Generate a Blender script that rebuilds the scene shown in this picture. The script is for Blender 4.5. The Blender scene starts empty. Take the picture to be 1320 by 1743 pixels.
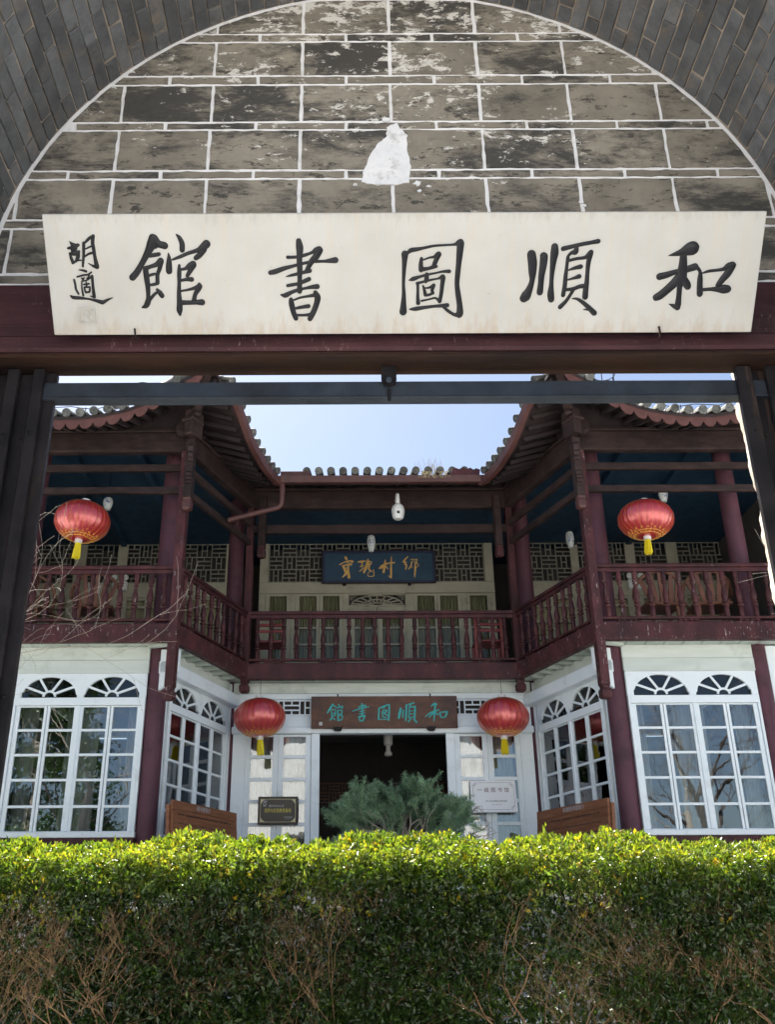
import bpy, bmesh, math, random
import numpy as np
from mathutils import Matrix, Vector
random.seed(11)
rng = np.random.default_rng(11)
scene = bpy.context.scene
col = scene.collection
PI = math.pi
rad = math.radians

# ------------------------------------------------------------------ camera
cam_d = bpy.data.cameras.new('camera')
cam = bpy.data.objects.new('camera', cam_d)
col.objects.link(cam)
cam_d.sensor_fit = 'VERTICAL'
cam_d.sensor_height = 24.0
cam_d.lens = 1656.0 / 1743.0 * 24.0
cam_d.shift_x = 60.0 / 1743.0
cam_d.clip_start = 0.05
cam_d.clip_end = 3000
cam.matrix_world = (Matrix.Translation((0, 0, 1.5)) @ Matrix.Rotation(PI / 2 + math.atan(749 / 1656), 4, 'X')
                    @ Matrix.Rotation(rad(-0.25), 4, 'Z'))
scene.camera = cam

# ------------------------------------------------------------------ sky, sun, exposure
SUN_EL, SUN_AZ = rad(57), rad(-28)          # azimuth from +Y, towards -X
world = bpy.data.worlds.new('World')
scene.world = world
world.use_nodes = True
wn = world.node_tree.nodes
sky = wn.new('ShaderNodeTexSky')
sky.sky_type = 'NISHITA'
sky.sun_disc = False
sky.sun_elevation = SUN_EL
sky.sun_rotation = SUN_AZ
sky.air_density = 1.0
sky.dust_density = 1.5
sky.ozone_density = 1.6
world.node_tree.links.new(sky.outputs[0], wn['Background'].inputs[0])
wn['Background'].inputs[1].default_value = 0.05
sun_d = bpy.data.lights.new('sun', 'SUN')
sun_d.energy = 5.0
sun_d.angle = rad(0.53)
sun_d.color = (1.0, 0.95, 0.87)
sun = bpy.data.objects.new('sun', sun_d)
col.objects.link(sun)
sv = Vector((math.sin(SUN_AZ) * math.cos(SUN_EL), math.cos(SUN_AZ) * math.cos(SUN_EL), math.sin(SUN_EL)))
sun.rotation_euler = sv.to_track_quat('Z', 'Y').to_euler()
sun.location = sv * 40
vs = scene.view_settings
vs.view_transform = 'Standard'
vs.look = 'None'
vs.exposure = 1.85
vs.gamma = 1.0
vs.use_curve_mapping = False
scene.cycles.max_bounces = 8
scene.cycles.diffuse_bounces = 4
scene.cycles.glossy_bounces = 3
scene.cycles.transparent_max_bounces = 12
scene.cycles.transmission_bounces = 4
scene.cycles.caustics_reflective = False
scene.cycles.caustics_refractive = False
scene.cycles.use_denoising = True
scene.cycles.use_adaptive_sampling = True
scene.cycles.adaptive_threshold = 0.02

# ------------------------------------------------------------------ materials
MATS = {}


def new_mat(name):
    m = bpy.data.materials.new(name)
    m.use_nodes = True
    MATS[name] = m
    return m, m.node_tree.nodes, m.node_tree.links, m.node_tree.nodes['Principled BSDF']


def ramp(n, l, src, stops):
    r = n.new('ShaderNodeValToRGB')
    el = r.color_ramp.elements
    while len(el) < len(stops):
        el.new(0.5)
    for e, (p, c) in zip(el, stops):
        e.position = p
        e.color = (c[0], c[1], c[2], 1) if not isinstance(c, (int, float)) else (c, c, c, 1)
    l.new(src, r.inputs[0])
    return r.outputs[0]


def noise(n, l, vec, scale, detail=6, rough=0.6, dist=0.0):
    t = n.new('ShaderNodeTexNoise')
    t.inputs['Scale'].default_value = scale
    t.inputs['Detail'].default_value = detail
    t.inputs['Roughness'].default_value = rough
    t.inputs['Distortion'].default_value = dist
    l.new(vec, t.inputs['Vector'])
    return t.outputs['Fac']


def stretch(n, l, vec, s, off=None):
    mp = n.new('ShaderNodeMapping')
    mp.inputs['Scale'].default_value = s
    l.new(vec, mp.inputs['Vector'])
    if off is not None:
        cmb = n.new('ShaderNodeCombineXYZ')
        for k in range(3):
            l.new(off, cmb.inputs[k])
        ml = n.new('ShaderNodeVectorMath')
        ml.operation = 'SCALE'
        ml.inputs['Scale'].default_value = 37.0
        l.new(cmb.outputs[0], ml.inputs[0])
        l.new(ml.outputs[0], mp.inputs['Location'])
    return mp.outputs[0]


def mixc(n, l, fac, a, b, mode='MIX'):
    m = n.new('ShaderNodeMix')
    m.data_type = 'RGBA'
    m.blend_type = mode
    for sock, val in ((m.inputs[0], fac), (m.inputs[6], a), (m.inputs[7], b)):
        if hasattr(val, 'is_linked'):
            l.new(val, sock)
        elif isinstance(val, (int, float)):
            sock.default_value = val
        else:
            sock.default_value = (val[0], val[1], val[2], 1)
    return m.outputs[2]


def surf(name, c1, c2, scale=4, rough=0.6, rough2=None, st=(1, 1, 1), wear=None, wear_amt=0.0, wear_scale=30, wear_st=None,
         dirt=None, dirt_amt=0.0, dirt_scale=2.5, bump=0.15, bump_scale=40, rand=0.0, coat=0.0, spec=0.5):
    """two-tone noise paint; optional worn flecks, optional grime, bump, per-object tint."""
    m, n, l, p = new_mat(name)
    pos = n.new('ShaderNodeNewGeometry').outputs['Position']
    oi = n.new('ShaderNodeObjectInfo').outputs['Random'] if rand else None
    v = stretch(n, l, pos, st, oi)
    c = ramp(n, l, noise(n, l, v, scale), [(0.3, c1), (0.7, c2)])
    if dirt:
        d = ramp(n, l, noise(n, l, pos, dirt_scale, 8, 0.7), [(0.62 - 0.25 * dirt_amt, 0), (0.72, 1)])
        c = mixc(n, l, d, c, dirt)
    if wear:
        w = ramp(n, l, noise(n, l, stretch(n, l, pos, wear_st or st), wear_scale, 8, 0.75),
                 [(0.72 - 0.2 * wear_amt, 0), (0.74 - 0.2 * wear_amt, 1)])
        big = ramp(n, l, noise(n, l, pos, wear_scale / 8, 3), [(0.45, 0), (0.6, 1)])
        ml = n.new('ShaderNodeMath')
        ml.operation = 'MULTIPLY'
        l.new(w, ml.inputs[0])
        l.new(big, ml.inputs[1])
        c = mixc(n, l, ml.outputs[0], c, wear)
    if rand:
        hv = n.new('ShaderNodeHueSaturation')
        mr = n.new('ShaderNodeMapRange')
        mr.inputs[3].default_value = 1 - rand
        mr.inputs[4].default_value = 1 + rand
        l.new(oi, mr.inputs[0])
        l.new(mr.outputs[0], hv.inputs['Value'])
        l.new(c, hv.inputs['Color'])
        c = hv.outputs[0]
    l.new(c, p.inputs['Base Color'])
    if rough2 is None:
        rough2 = min(1, rough + 0.15)
    l.new(ramp(n, l, noise(n, l, pos, scale * 3), [(0.3, rough), (0.7, rough2)]), p.inputs['Roughness'])
    p.inputs['Specular IOR Level'].default_value = spec
    if coat:
        p.inputs['Coat Weight'].default_value = coat
    if bump:
        b = n.new('ShaderNodeBump')
        b.inputs['Strength'].default_value = bump
        b.inputs['Distance'].default_value = 0.01
        l.new(noise(n, l, v, bump_scale, 6, 0.65), b.inputs['Height'])
        l.new(b.outputs[0], p.inputs['Normal'])
    return m


def glass_mat(name, tint=(0.86, 0.9, 0.9), refl=0.16, fres=1.0):
    m, n, l, p = new_mat(name)
    n.remove(p)
    out = n['Material Output']
    tr = n.new('ShaderNodeBsdfTransparent')
    tr.inputs[0].default_value = (*tint, 1)
    gl = n.new('ShaderNodeBsdfGlossy')
    gl.inputs['Roughness'].default_value = 0.012
    gl.inputs['Color'].default_value = (0.95, 0.97, 1, 1)
    pos = n.new('ShaderNodeNewGeometry').outputs['Position']
    b = n.new('ShaderNodeBump')
    b.inputs['Strength'].default_value = 0.05
    b.inputs['Distance'].default_value = 0.02
    l.new(noise(n, l, pos, 3.0, 2), b.inputs['Height'])
    l.new(b.outputs[0], gl.inputs['Normal'])
    fr = n.new('ShaderNodeFresnel')
    fr.inputs['IOR'].default_value = 1.52
    ad = n.new('ShaderNodeMath')
    ad.operation = 'ADD'
    ad.use_clamp = True
    ad.inputs[1].default_value = refl
    ml = n.new('ShaderNodeMath')
    ml.operation = 'MULTIPLY'
    ml.inputs[1].default_value = fres
    l.new(fr.outputs[0], ml.inputs[0])
    l.new(ml.outputs[0], ad.inputs[0])
    mx = n.new('ShaderNodeMixShader')
    l.new(ad.outputs[0], mx.inputs[0])
    l.new(tr.outputs[0], mx.inputs[1])
    l.new(gl.outputs[0], mx.inputs[2])
    l.new(mx.outputs[0], out.inputs['Surface'])
    return m


def leaf_mat(name, cols, trans=0.45, rough=0.35, spec=0.6, scale=60, tcol=None):
    m, n, l, p = new_mat(name)
    out = n['Material Output']
    at = n.new('ShaderNodeAttribute')
    at.attribute_name = 'tone'
    k = len(cols)
    c = ramp(n, l, at.outputs['Fac'], [(i / (k - 1), cc) for i, cc in enumerate(cols)])
    l.new(c, p.inputs['Base Color'])
    p.inputs['Roughness'].default_value = rough
    p.inputs['Specular IOR Level'].default_value = spec
    t = n.new('ShaderNodeBsdfTranslucent')
    l.new(mixc(n, l, 1.0, c, tcol or (1.7, 1.75, 0.6), 'MULTIPLY'), t.inputs[0])
    mx = n.new('ShaderNodeMixShader')
    mx.inputs[0].default_value = trans
    l.new(p.outputs[0], mx.inputs[1])
    l.new(t.outputs[0], mx.inputs[2])
    l.new(mx.outputs[0], out.inputs['Surface'])
    return m


MAROON = surf('maroon_paint', (0.038, 0.014, 0.016), (0.098, 0.031, 0.033), 5, 0.45, 0.62, st=(1, 1, 0.35), wear=(0.4, 0.34, 0.34), wear_amt=0.34, wear_scale=45, wear_st=(1, 1, 0.25),
              dirt=(0.028, 0.014, 0.016), dirt_amt=0.75, dirt_scale=4, bump=0.35, bump_scale=30, spec=0.25, rand=0.16)
MAROON_WORN = surf('maroon_paint_worn', (0.042, 0.015, 0.017), (0.112, 0.035, 0.037), 5, 0.45, 0.65, st=(1, 1, 0.35), wear=(0.5, 0.45, 0.45), wear_amt=0.62, wear_scale=38, wear_st=(1, 1, 0.22),
                   dirt=(0.032, 0.016, 0.018), dirt_amt=0.7, dirt_scale=4, bump=0.4, bump_scale=30, spec=0.25, rand=0.14)
BROWNWOOD = surf('weathered_brown_wood', (0.021, 0.014, 0.014), (0.06, 0.037, 0.034), 5, 0.55, 0.7, st=(1, 1, 3), dirt=(0.02, 0.014, 0.014), dirt_amt=0.6, bump=0.4, bump_scale=50, spec=0.2, rand=0.15)
DARKWOOD = surf('dark_rafter_wood', (0.018, 0.012, 0.014), (0.034, 0.022, 0.022), 5, 0.65, 0.8, bump=0.3, bump_scale=30, rand=0.2)
WHITE = surf('white_paint', (0.78, 0.86, 0.905), (0.84, 0.905, 0.94), 3, 0.42, 0.6, dirt=(0.66, 0.72, 0.74), dirt_amt=0.3, dirt_scale=3.5, wear=(0.46, 0.46, 0.43), wear_amt=0.2, wear_scale=34,
             bump=0.12, bump_scale=25)
BOARDSHADE = surf('soffit_shaded_board_paint', (0.56, 0.62, 0.58), (0.68, 0.73, 0.70), 4, 0.5, 0.65, st=(0.4, 1, 3), dirt=(0.45, 0.5, 0.45), dirt_amt=0.4, bump=0.15, rand=0.06)  # white boards greyed and greened: shade under the soffit is in the colour
COLUMN = surf('sky_tinted_column_paint', (0.075, 0.03, 0.042), (0.125, 0.05, 0.066), 5, 0.45, 0.6, st=(1, 1, 0.2), wear=(0.4, 0.34, 0.34), wear_amt=0.12, wear_scale=45, dirt=(0.05, 0.025, 0.032), dirt_amt=0.5, bump=0.25, bump_scale=25, spec=0.3)  # purple cast puts blue skylight into the maroon column colour
LATTICEP = surf('dull_lattice_paint', (0.2, 0.195, 0.16), (0.27, 0.26, 0.21), 3, 0.6, 0.75, bump=0.1)
CREAM = surf('cream_wall_paint', (0.34, 0.32, 0.25), (0.42, 0.395, 0.31), 3, 0.6, 0.75, dirt=(0.24, 0.225, 0.175), dirt_amt=0.4, bump=0.12)
SOFFIT = surf('pale_green_soffit', (0.46, 0.53, 0.47), (0.58, 0.64, 0.58), 4, 0.6, 0.7, dirt=(0.3, 0.34, 0.3), dirt_amt=0.5, bump=0.1, rand=0.08)
TEALCEIL = surf('teal_ceiling_paint', (0.010, 0.036, 0.075), (0.017, 0.055, 0.105), 2, 0.5, 0.7, bump=0.1)
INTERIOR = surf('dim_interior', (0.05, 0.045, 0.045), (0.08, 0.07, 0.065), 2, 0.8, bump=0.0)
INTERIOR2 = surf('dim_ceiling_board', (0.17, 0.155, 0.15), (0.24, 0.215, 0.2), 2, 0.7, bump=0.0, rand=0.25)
CURTAIN = surf('khaki_curtain', (0.26, 0.24, 0.15), (0.34, 0.31, 0.2), 3, 0.85, st=(6, 1, 0.5), bump=0.1)
CURTAIN2 = surf('pale_curtain', (0.5, 0.5, 0.49), (0.58, 0.575, 0.55), 1.5, 0.85, st=(1.5, 1, 0.4), bump=0.0)
GLASS = glass_mat('window_glass', (0.84, 0.87, 0.87), 0.1)
UPGLASS = glass_mat('upper_door_glass', (0.9, 0.92, 0.9), 0.0, 0.35)
DARKGLASS = glass_mat('fanlight_glass', (0.3, 0.3, 0.3), 0.02)
ROOFTILE = surf('grey_clay_tile', (0.08, 0.083, 0.08), (0.21, 0.21, 0.195), 14, 0.75, 0.9, dirt=(0.055, 0.06, 0.05), dirt_amt=0.6, dirt_scale=9, bump=0.5, bump_scale=40, rand=0.3)
GUTTER = surf('red_gutter_metal', (0.062, 0.024, 0.022), (0.108, 0.042, 0.037), 5, 0.45, 0.6, wear=(0.55, 0.5, 0.47), wear_amt=0.2, wear_scale=20, bump=0.15, bump_scale=20)
FASCIA = surf('red_scallop_board', (0.085, 0.033, 0.029), (0.135, 0.054, 0.046), 7, 0.65, 0.8, dirt=(0.16, 0.07, 0.06), dirt_amt=0.5, bump=0.2)
IRON = surf('black_iron', (0.011, 0.010, 0.012), (0.03, 0.026, 0.027), 7, 0.32, 0.55, wear=(0.085, 0.055, 0.042), wear_amt=0.75, wear_scale=7, wear_st=(2.5, 1, 0.15), bump=0.15, bump_scale=40, spec=0.12)
STEEL = surf('dark_steel_rail', (0.028, 0.035, 0.047), (0.046, 0.055, 0.07), 8, 0.35, 0.5, dirt=(0.02, 0.02, 0.024), dirt_amt=0.5, bump=0.15, bump_scale=50, spec=0.2)
LINTELPAINT = surf('dark_maroon_lintel', (0.04, 0.016, 0.02), (0.078, 0.03, 0.035), 5, 0.42, 0.6, st=(0.6, 1, 4), wear=(0.24, 0.17, 0.16), wear_amt=0.62, wear_scale=26, wear_st=(3, 1, 0.8),
                   dirt=(0.03, 0.014, 0.017), dirt_amt=0.5, bump=0.3, bump_scale=22, spec=0.25)
LINTELRAW = surf('bare_lintel_wood', (0.012, 0.008, 0.008), (0.05, 0.022, 0.012), 2.2, 0.6, st=(0.5, 3, 6), bump=0.3, spec=0.2)
PLASTER = surf('white_plaster', (0.74, 0.74, 0.72), (0.84, 0.84, 0.83), 3, 0.8, 0.9, dirt=(0.5, 0.48, 0.44), dirt_amt=0.4, bump=0.4, bump_scale=12)
LIME = surf('lime_joint', (0.82, 0.82, 0.84), (0.9, 0.9, 0.92), 12, 0.8, 0.9, dirt=(0.6, 0.58, 0.56), dirt_amt=0.35, dirt_scale=7, bump=0.6, bump_scale=60)
PATCH = surf('white_lime_patch', (0.74, 0.75, 0.78), (0.88, 0.88, 0.9), 9, 0.8, 0.9, dirt=(0.5, 0.49, 0.48), dirt_amt=0.3, dirt_scale=14, bump=1.0, bump_scale=25)
BRICK = surf('grey_vault_brick', (0.085, 0.09, 0.096), (0.16, 0.166, 0.175), 9, 0.75, 0.9, dirt=(0.2, 0.16, 0.12), dirt_amt=0.35, dirt_scale=9, bump=0.9, bump_scale=30, rand=0.32)
MORTAR = surf('buff_mortar', (0.34, 0.28, 0.22), (0.56, 0.48, 0.39), 24, 0.9, 1.0, dirt=(0.14, 0.115, 0.095), dirt_amt=0.6, dirt_scale=6, bump=0.9, bump_scale=60)
JAMBSTONE = surf('cream_jamb_stone', (0.5, 0.43, 0.34), (0.66, 0.58, 0.48), 10, 0.85, 0.95, bump=0.8, bump_scale=25)
PAVING = surf('stone_paving', (0.46, 0.45, 0.43), (0.58, 0.57, 0.545), 3, 0.8, 0.9, dirt=(0.3, 0.29, 0.27), dirt_amt=0.3, bump=0.3, bump_scale=20)
STEPSTONE = surf('blue_grey_step_stone', (0.17, 0.18, 0.19), (0.27, 0.28, 0.29), 5, 0.75, 0.85, dirt=(0.1, 0.1, 0.1), dirt_amt=0.4, bump=0.4, bump_scale=25, rand=0.15)
WOODSIGN = surf('dark_walnut_board', (0.06, 0.02, 0.01), (0.135, 0.052, 0.024), 4, 0.45, 0.6, st=(1, 1, 3), dirt=(0.025, 0.012, 0.01), dirt_amt=0.6, bump=0.3)
TEALINK = surf('teal_letter_paint', (0.02, 0.30, 0.30), (0.04, 0.42, 0.40), 20, 0.45, bump=0.2)
GOLDINK = surf('gold_letter_paint', (0.62, 0.36, 0.10), (0.8, 0.5, 0.17), 20, 0.4, bump=0.2)
BLUEBOARD = surf('slate_blue_board', (0.02, 0.055, 0.10), (0.035, 0.085, 0.14), 3, 0.4, 0.55, bump=0.1)
NAVYFRAME = surf('navy_frame', (0.012, 0.018, 0.05), (0.03, 0.04, 0.09), 40, 0.5, bump=0.3)
BLACKINK = surf('black_lacquer', (0.004, 0.0043, 0.006), (0.014, 0.0145, 0.019), 16, 0.35, 0.5, bump=0.25, bump_scale=25, coat=0.05, spec=0.35)
LANTERNRED = surf('red_satin', (0.5, 0.02, 0.026), (0.6, 0.03, 0.034), 5, 0.34, 0.4, bump=0.05, bump_scale=30, spec=1.0, coat=0.85)
LANTERNRED.node_tree.nodes['Principled BSDF'].inputs['Metallic'].default_value = 0.35
LANTERNRED.node_tree.nodes['Principled BSDF'].inputs['Coat Roughness'].default_value = 0.32
LANTERNRED.node_tree.nodes['Principled BSDF'].inputs['Coat IOR'].default_value = 1.8
LANTERNGOLD = surf('gold_lace', (0.62, 0.30, 0.05), (0.75, 0.42, 0.08), 40, 0.4, bump=0.3)
TASSEL = surf('yellow_silk', (0.75, 0.6, 0.015), (0.9, 0.78, 0.03), 50, 0.6, st=(8, 8, 0.5), bump=0.2)
SILVER = surf('silver_collar', (0.6, 0.58, 0.55), (0.75, 0.74, 0.72), 10, 0.3, bump=0.05)
PORCELAIN = surf('porcelain', (0.66, 0.7, 0.7), (0.74, 0.77, 0.76), 5, 0.2, bump=0.0)
COBALT = surf('cobalt_glaze', (0.07, 0.13, 0.42), (0.12, 0.2, 0.5), 20, 0.25, bump=0.0)
PLASTICW = surf('white_plastic', (0.74, 0.75, 0.74), (0.8, 0.81, 0.8), 4, 0.35, bump=0.0)
BLACKP = surf('black_plastic', (0.01, 0.01, 0.012), (0.02, 0.02, 0.022), 4, 0.2, bump=0.0)
PLANKSIGN = surf('stained_plank', (0.17, 0.062, 0.026), (0.30, 0.125, 0.058), 3, 0.5, 0.65, st=(1.2, 1.2, 10), wear=(0.36, 0.25, 0.15), wear_amt=0.35, wear_scale=16, wear_st=(0.5, 0.5, 6), bump=0.35,
                 bump_scale=20, rand=0.12)
CHAIRWOOD = surf('brown_chair_wood', (0.16, 0.065, 0.04), (0.26, 0.115, 0.07), 5, 0.4, bump=0.2)
REDCHAIR = surf('red_chair_paint', (0.2, 0.04, 0.042), (0.26, 0.055, 0.055), 5, 0.45, bump=0.1)
BARK = surf('hedge_twig_bark', (0.095, 0.056, 0.03), (0.23, 0.14, 0.07), 20, 0.8, bump=0.4)
SILHOUETTEBARK = surf('silhouette_bare_bark', (0.05, 0.042, 0.038), (0.085, 0.07, 0.062), 20, 0.85, bump=0.4)  # bark darkened so the branches reflect as silhouettes in the window glass
BAREBARK = surf('pale_bare_bark', (0.30, 0.26, 0.22), (0.45, 0.4, 0.34), 20, 0.8, bump=0.4)
PINEBARK = surf('grey_pine_bark', (0.2, 0.175, 0.15), (0.36, 0.33, 0.3), 20, 0.85, bump=0.5)
DRYGRASS = surf('dry_grass', (0.42, 0.32, 0.18), (0.55, 0.45, 0.27), 20, 0.8, bump=0.0)
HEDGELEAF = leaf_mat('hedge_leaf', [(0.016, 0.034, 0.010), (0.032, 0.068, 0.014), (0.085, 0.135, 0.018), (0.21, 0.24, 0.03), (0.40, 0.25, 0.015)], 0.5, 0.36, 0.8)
PINELEAF = leaf_mat('pine_needle', [(0.06, 0.125, 0.075), (0.15, 0.26, 0.16), (0.27, 0.41, 0.27), (0.36, 0.46, 0.25)], 0.25, 0.5, 0.4, tcol=(1.1, 1.2, 0.9))
TREELEAF = leaf_mat('evergreen_leaf', [(0.02, 0.05, 0.018), (0.035, 0.08, 0.025), (0.06, 0.11, 0.03)], 0.35, 0.4, 0.5)

# ------------------------------------------------------------------ object helpers
W = {}
ID = Matrix.Identity(4)
T3 = Matrix.Translation


def put(o, parent=None, M=None):
    col.objects.link(o)
    M = ID if M is None else M
    W[o.name] = M.copy()
    if parent is not None:
        o.parent = parent
        o.matrix_basis = W[parent.name].inverted() @ M
    else:
        o.matrix_basis = M
    return o


def tag(o, label=None, cat=None, group=None, kind=None):
    for k, v in (('label', label), ('category', cat), ('group', group), ('kind', kind)):
        if v:
            o[k] = v
    return o


def thing(name, label, cat, loc=(0, 0, 0), group=None):
    o = bpy.data.objects.new(name, None)
    o.empty_display_size = 0.1
    put(o, None, T3(loc))
    return tag(o, label, cat, group)


def inst(name, me, parent=None, M=None):
    return put(bpy.data.objects.new(name, me), parent, M)


class MB:
    def __init__(s):
        s.v = []
        s.f = []

    def add(s, vs, fs):
        k = len(s.v)
        s.v += [tuple(p) for p in vs]
        s.f += [tuple(i + k for i in f) for f in fs]
        return s

    def box(s, x0, x1, y0, y1, z0, z1, M=None):
        vs = [Vector((x, y, z)) for x in (x0, x1) for y in (y0, y1) for z in (z0, z1)]
        if M is not None:
            vs = [M @ p for p in vs]
        return s.add(vs, [(0, 1, 3, 2), (4, 6, 7, 5), (0, 4, 5, 1), (2, 3, 7, 6), (0, 2, 6, 4), (1, 5, 7, 3)])

    def bar(s, p, q, w, h, up=(0, 0, 1)):
        """box from p to q, w wide sideways, h tall along up, centred on the line"""
        p, q = Vector(p), Vector(q)
        d = (q - p).normalized()
        sd = d.cross(Vector(up)).normalized()
        u = sd.cross(d)
        vs = [e + sd * a * w / 2 + u * b * h / 2 for e in (p, q) for a in (-1, 1) for b in (-1, 1)]
        return s.add(vs, [(0, 1, 3, 2), (4, 6, 7, 5), (0, 4, 5, 1), (2, 3, 7, 6), (0, 2, 6, 4), (1, 5, 7, 3)])

    def tube(s, pts, rs, n=6, cap=True):
        pts = [Vector(p) for p in pts]
        if isinstance(rs, (int, float)):
            rs = [rs] * len(pts)
        k = len(s.v)
        ref = Vector((0.13, 0.31, 0.94))
        for i, p in enumerate(pts):
            d = pts[min(i + 1, len(pts) - 1)] - pts[max(i - 1, 0)]
            if d.length < 1e-9:
                d = Vector((0, 0, 1))
            d.normalize()
            a = d.cross(ref)
            if a.length < 0.05:
                a = d.cross(Vector((1, 0, 0)))
            a.normalize()
            b = d.cross(a)
            for j in range(n):
                t = 2 * PI * j / n
                s.v.append(tuple(p + (a * math.cos(t) + b * math.sin(t)) * rs[i]))
        for i in range(len(pts) - 1):
            for j in range(n):
                j2 = (j + 1) % n
                s.f.append((k + i * n + j, k + i * n + j2, k + (i + 1) * n + j2, k + (i + 1) * n + j))
        if cap:
            s.f.append(tuple(k + j for j in range(n))[::-1])
            s.f.append(tuple(k + (len(pts) - 1) * n + j for j in range(n)))
        return s

    def lathe(s, prof, c=(0, 0, 0), n=16, mod=None):
        k = len(s.v)
        for r, z in prof:
            for j in range(n):
                t = 2 * PI * j / n
                rr = r * (mod(j, n) if mod else 1)
                s.v.append((c[0] + rr * math.cos(t), c[1] + rr * math.sin(t), c[2] + z))
        m = len(prof)
        for i in range(m - 1):
            for j in range(n):
                j2 = (j + 1) % n
                s.f.append((k + i * n + j, k + i * n + j2, k + (i + 1) * n + j2, k + (i + 1) * n + j))
        s.f.append(tuple(k + j for j in range(n))[::-1])
        s.f.append(tuple(k + (m - 1) * n + j for j in range(n)))
        return s

    def prism(s, poly, fn, d0, d1):
        """poly of (a,b); fn(a,b,d)->xyz; extruded from depth d0 to d1"""
        n = len(poly)
        vs = [fn(a, b, d0) for a, b in poly] + [fn(a, b, d1) for a, b in poly]
        fs = [tuple(range(n)), tuple(range(2 * n - 1, n - 1, -1))]
        fs += [(i, i + n, (i + 1) % n + n, (i + 1) % n) for i in range(n)]
        return s.add(vs, fs)

    def mesh(s, name, m, smooth=0, bevel=0.0, seg=1):
        me = bpy.data.meshes.new(name)
        me.from_pydata(s.v, [], s.f)
        bm = bmesh.new()
        bm.from_mesh(me)
        bmesh.ops.recalc_face_normals(bm, faces=bm.faces)
        if bevel:
            ed = [e for e in bm.edges if len(e.link_faces) == 2 and e.calc_face_angle(0) > 0.6]
            bmesh.ops.bevel(bm, geom=ed, offset=bevel, segments=seg, affect='EDGES', profile=0.5, clamp_overlap=True)
        bm.to_mesh(me)
        bm.free()
        if smooth:
            me.polygons.foreach_set('use_smooth', [True] * len(me.polygons))
            me.set_sharp_from_angle(angle=rad(smooth))
        me.materials.append(m)
        return me

    def build(s, name, m, parent=None, M=None, smooth=0, bevel=0.0, seg=1):
        return inst(name, s.mesh(name, m, smooth, bevel, seg), parent, M)


def boxo(name, m, parent, x0, x1, y0, y1, z0, z1, M=None, bevel=0.004):
    return MB().box(x0, x1, y0, y1, z0, z1).build(name, m, parent, M, bevel=bevel)


def np_mesh(name, verts, faces, m, tone=None):
    """verts (N,3), faces (M,k) numpy -> mesh, optional per-face tone attribute"""
    me = bpy.data.meshes.new(name)
    nv, nf, k = len(verts), len(faces), faces.shape[1]
    me.vertices.add(nv)
    me.vertices.foreach_set('co', verts.astype(np.float32).ravel())
    me.loops.add(nf * k)
    me.loops.foreach_set('vertex_index', faces.astype(np.int32).ravel())
    me.polygons.add(nf)
    me.polygons.foreach_set('loop_start', np.arange(0, nf * k, k, dtype=np.int32))
    me.polygons.foreach_set('loop_total', np.full(nf, k, dtype=np.int32))
    me.update(calc_edges=True)
    if tone is not None:
        at = me.attributes.new('tone', 'FLOAT', 'FACE')
        at.data.foreach_set('value', tone.astype(np.float32))
    me.materials.append(m)
    return me


def catmull(pts, k=5):
    P = [np.array(p, float) for p in pts]
    if len(P) == 1:
        return P
    P = [2 * P[0] - P[1]] + P + [2 * P[-1] - P[-2]]
    out = []
    for i in range(1, len(P) - 2):
        for j in range(k):
            t = j / k
            a, b, c, d = P[i - 1], P[i], P[i + 1], P[i + 2]
            out.append(0.5 * (2 * b + (c - a) * t + (2 * a - 5 * b + 4 * c - d) * t * t + (3 * b - a - 3 * c + d) * t ** 3))
    out.append(P[-2])
    return out


def brush(mb, stroke, fn, hmin=0.0025, hk=0.16):
    """a brush stroke (x,y,r in mm) as a low domed ribbon; fn(x,y,h)->xyz"""
    pts = [tuple(float(q) for q in p.split(',')) for p in stroke.split()]
    c = catmull(pts, 5)
    c = [(p[0] / 1000, p[1] / 1000, max(p[2], 0.6) / 1000) for p in c]
    d0 = np.array(c[0][:2]) - np.array(c[1][:2])
    d0 /= np.linalg.norm(d0) + 1e-9
    d1 = np.array(c[-1][:2]) - np.array(c[-2][:2])
    d1 /= np.linalg.norm(d1) + 1e-9
    full = []
    for t in (0.98, 0.8, 0.5):
        full.append((c[0][0] + d0[0] * c[0][2] * t, c[0][1] + d0[1] * c[0][2] * t, c[0][2] * math.sqrt(1 - t * t)))
    full += c
    for t in (0.5, 0.8, 0.98):
        full.append((c[-1][0] + d1[0] * c[-1][2] * t, c[-1][1] + d1[1] * c[-1][2] * t, c[-1][2] * math.sqrt(1 - t * t)))
    k = len(mb.v)
    n = len(full)
    for i, (x, y, r) in enumerate(full):
        a, b = full[max(i - 1, 0)], full[min(i + 1, n - 1)]
        tx, ty = b[0] - a[0], b[1] - a[1]
        L = math.hypot(tx, ty) + 1e-9
        nx, ny = -ty / L, tx / L
        h = hmin + hk * r
        for q, hh in ((-1, 0), (-0.8, 0.75), (0, 1), (0.8, 0.75), (1, 0)):
            mb.v.append(tuple(fn(x + nx * r * q, y + ny * r * q, h * hh)))
    for i in range(n - 1):
        for j in range(4):
            p = k + i * 5 + j
            mb.f.append((p, p + 1, p + 6, p + 5))


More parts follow.
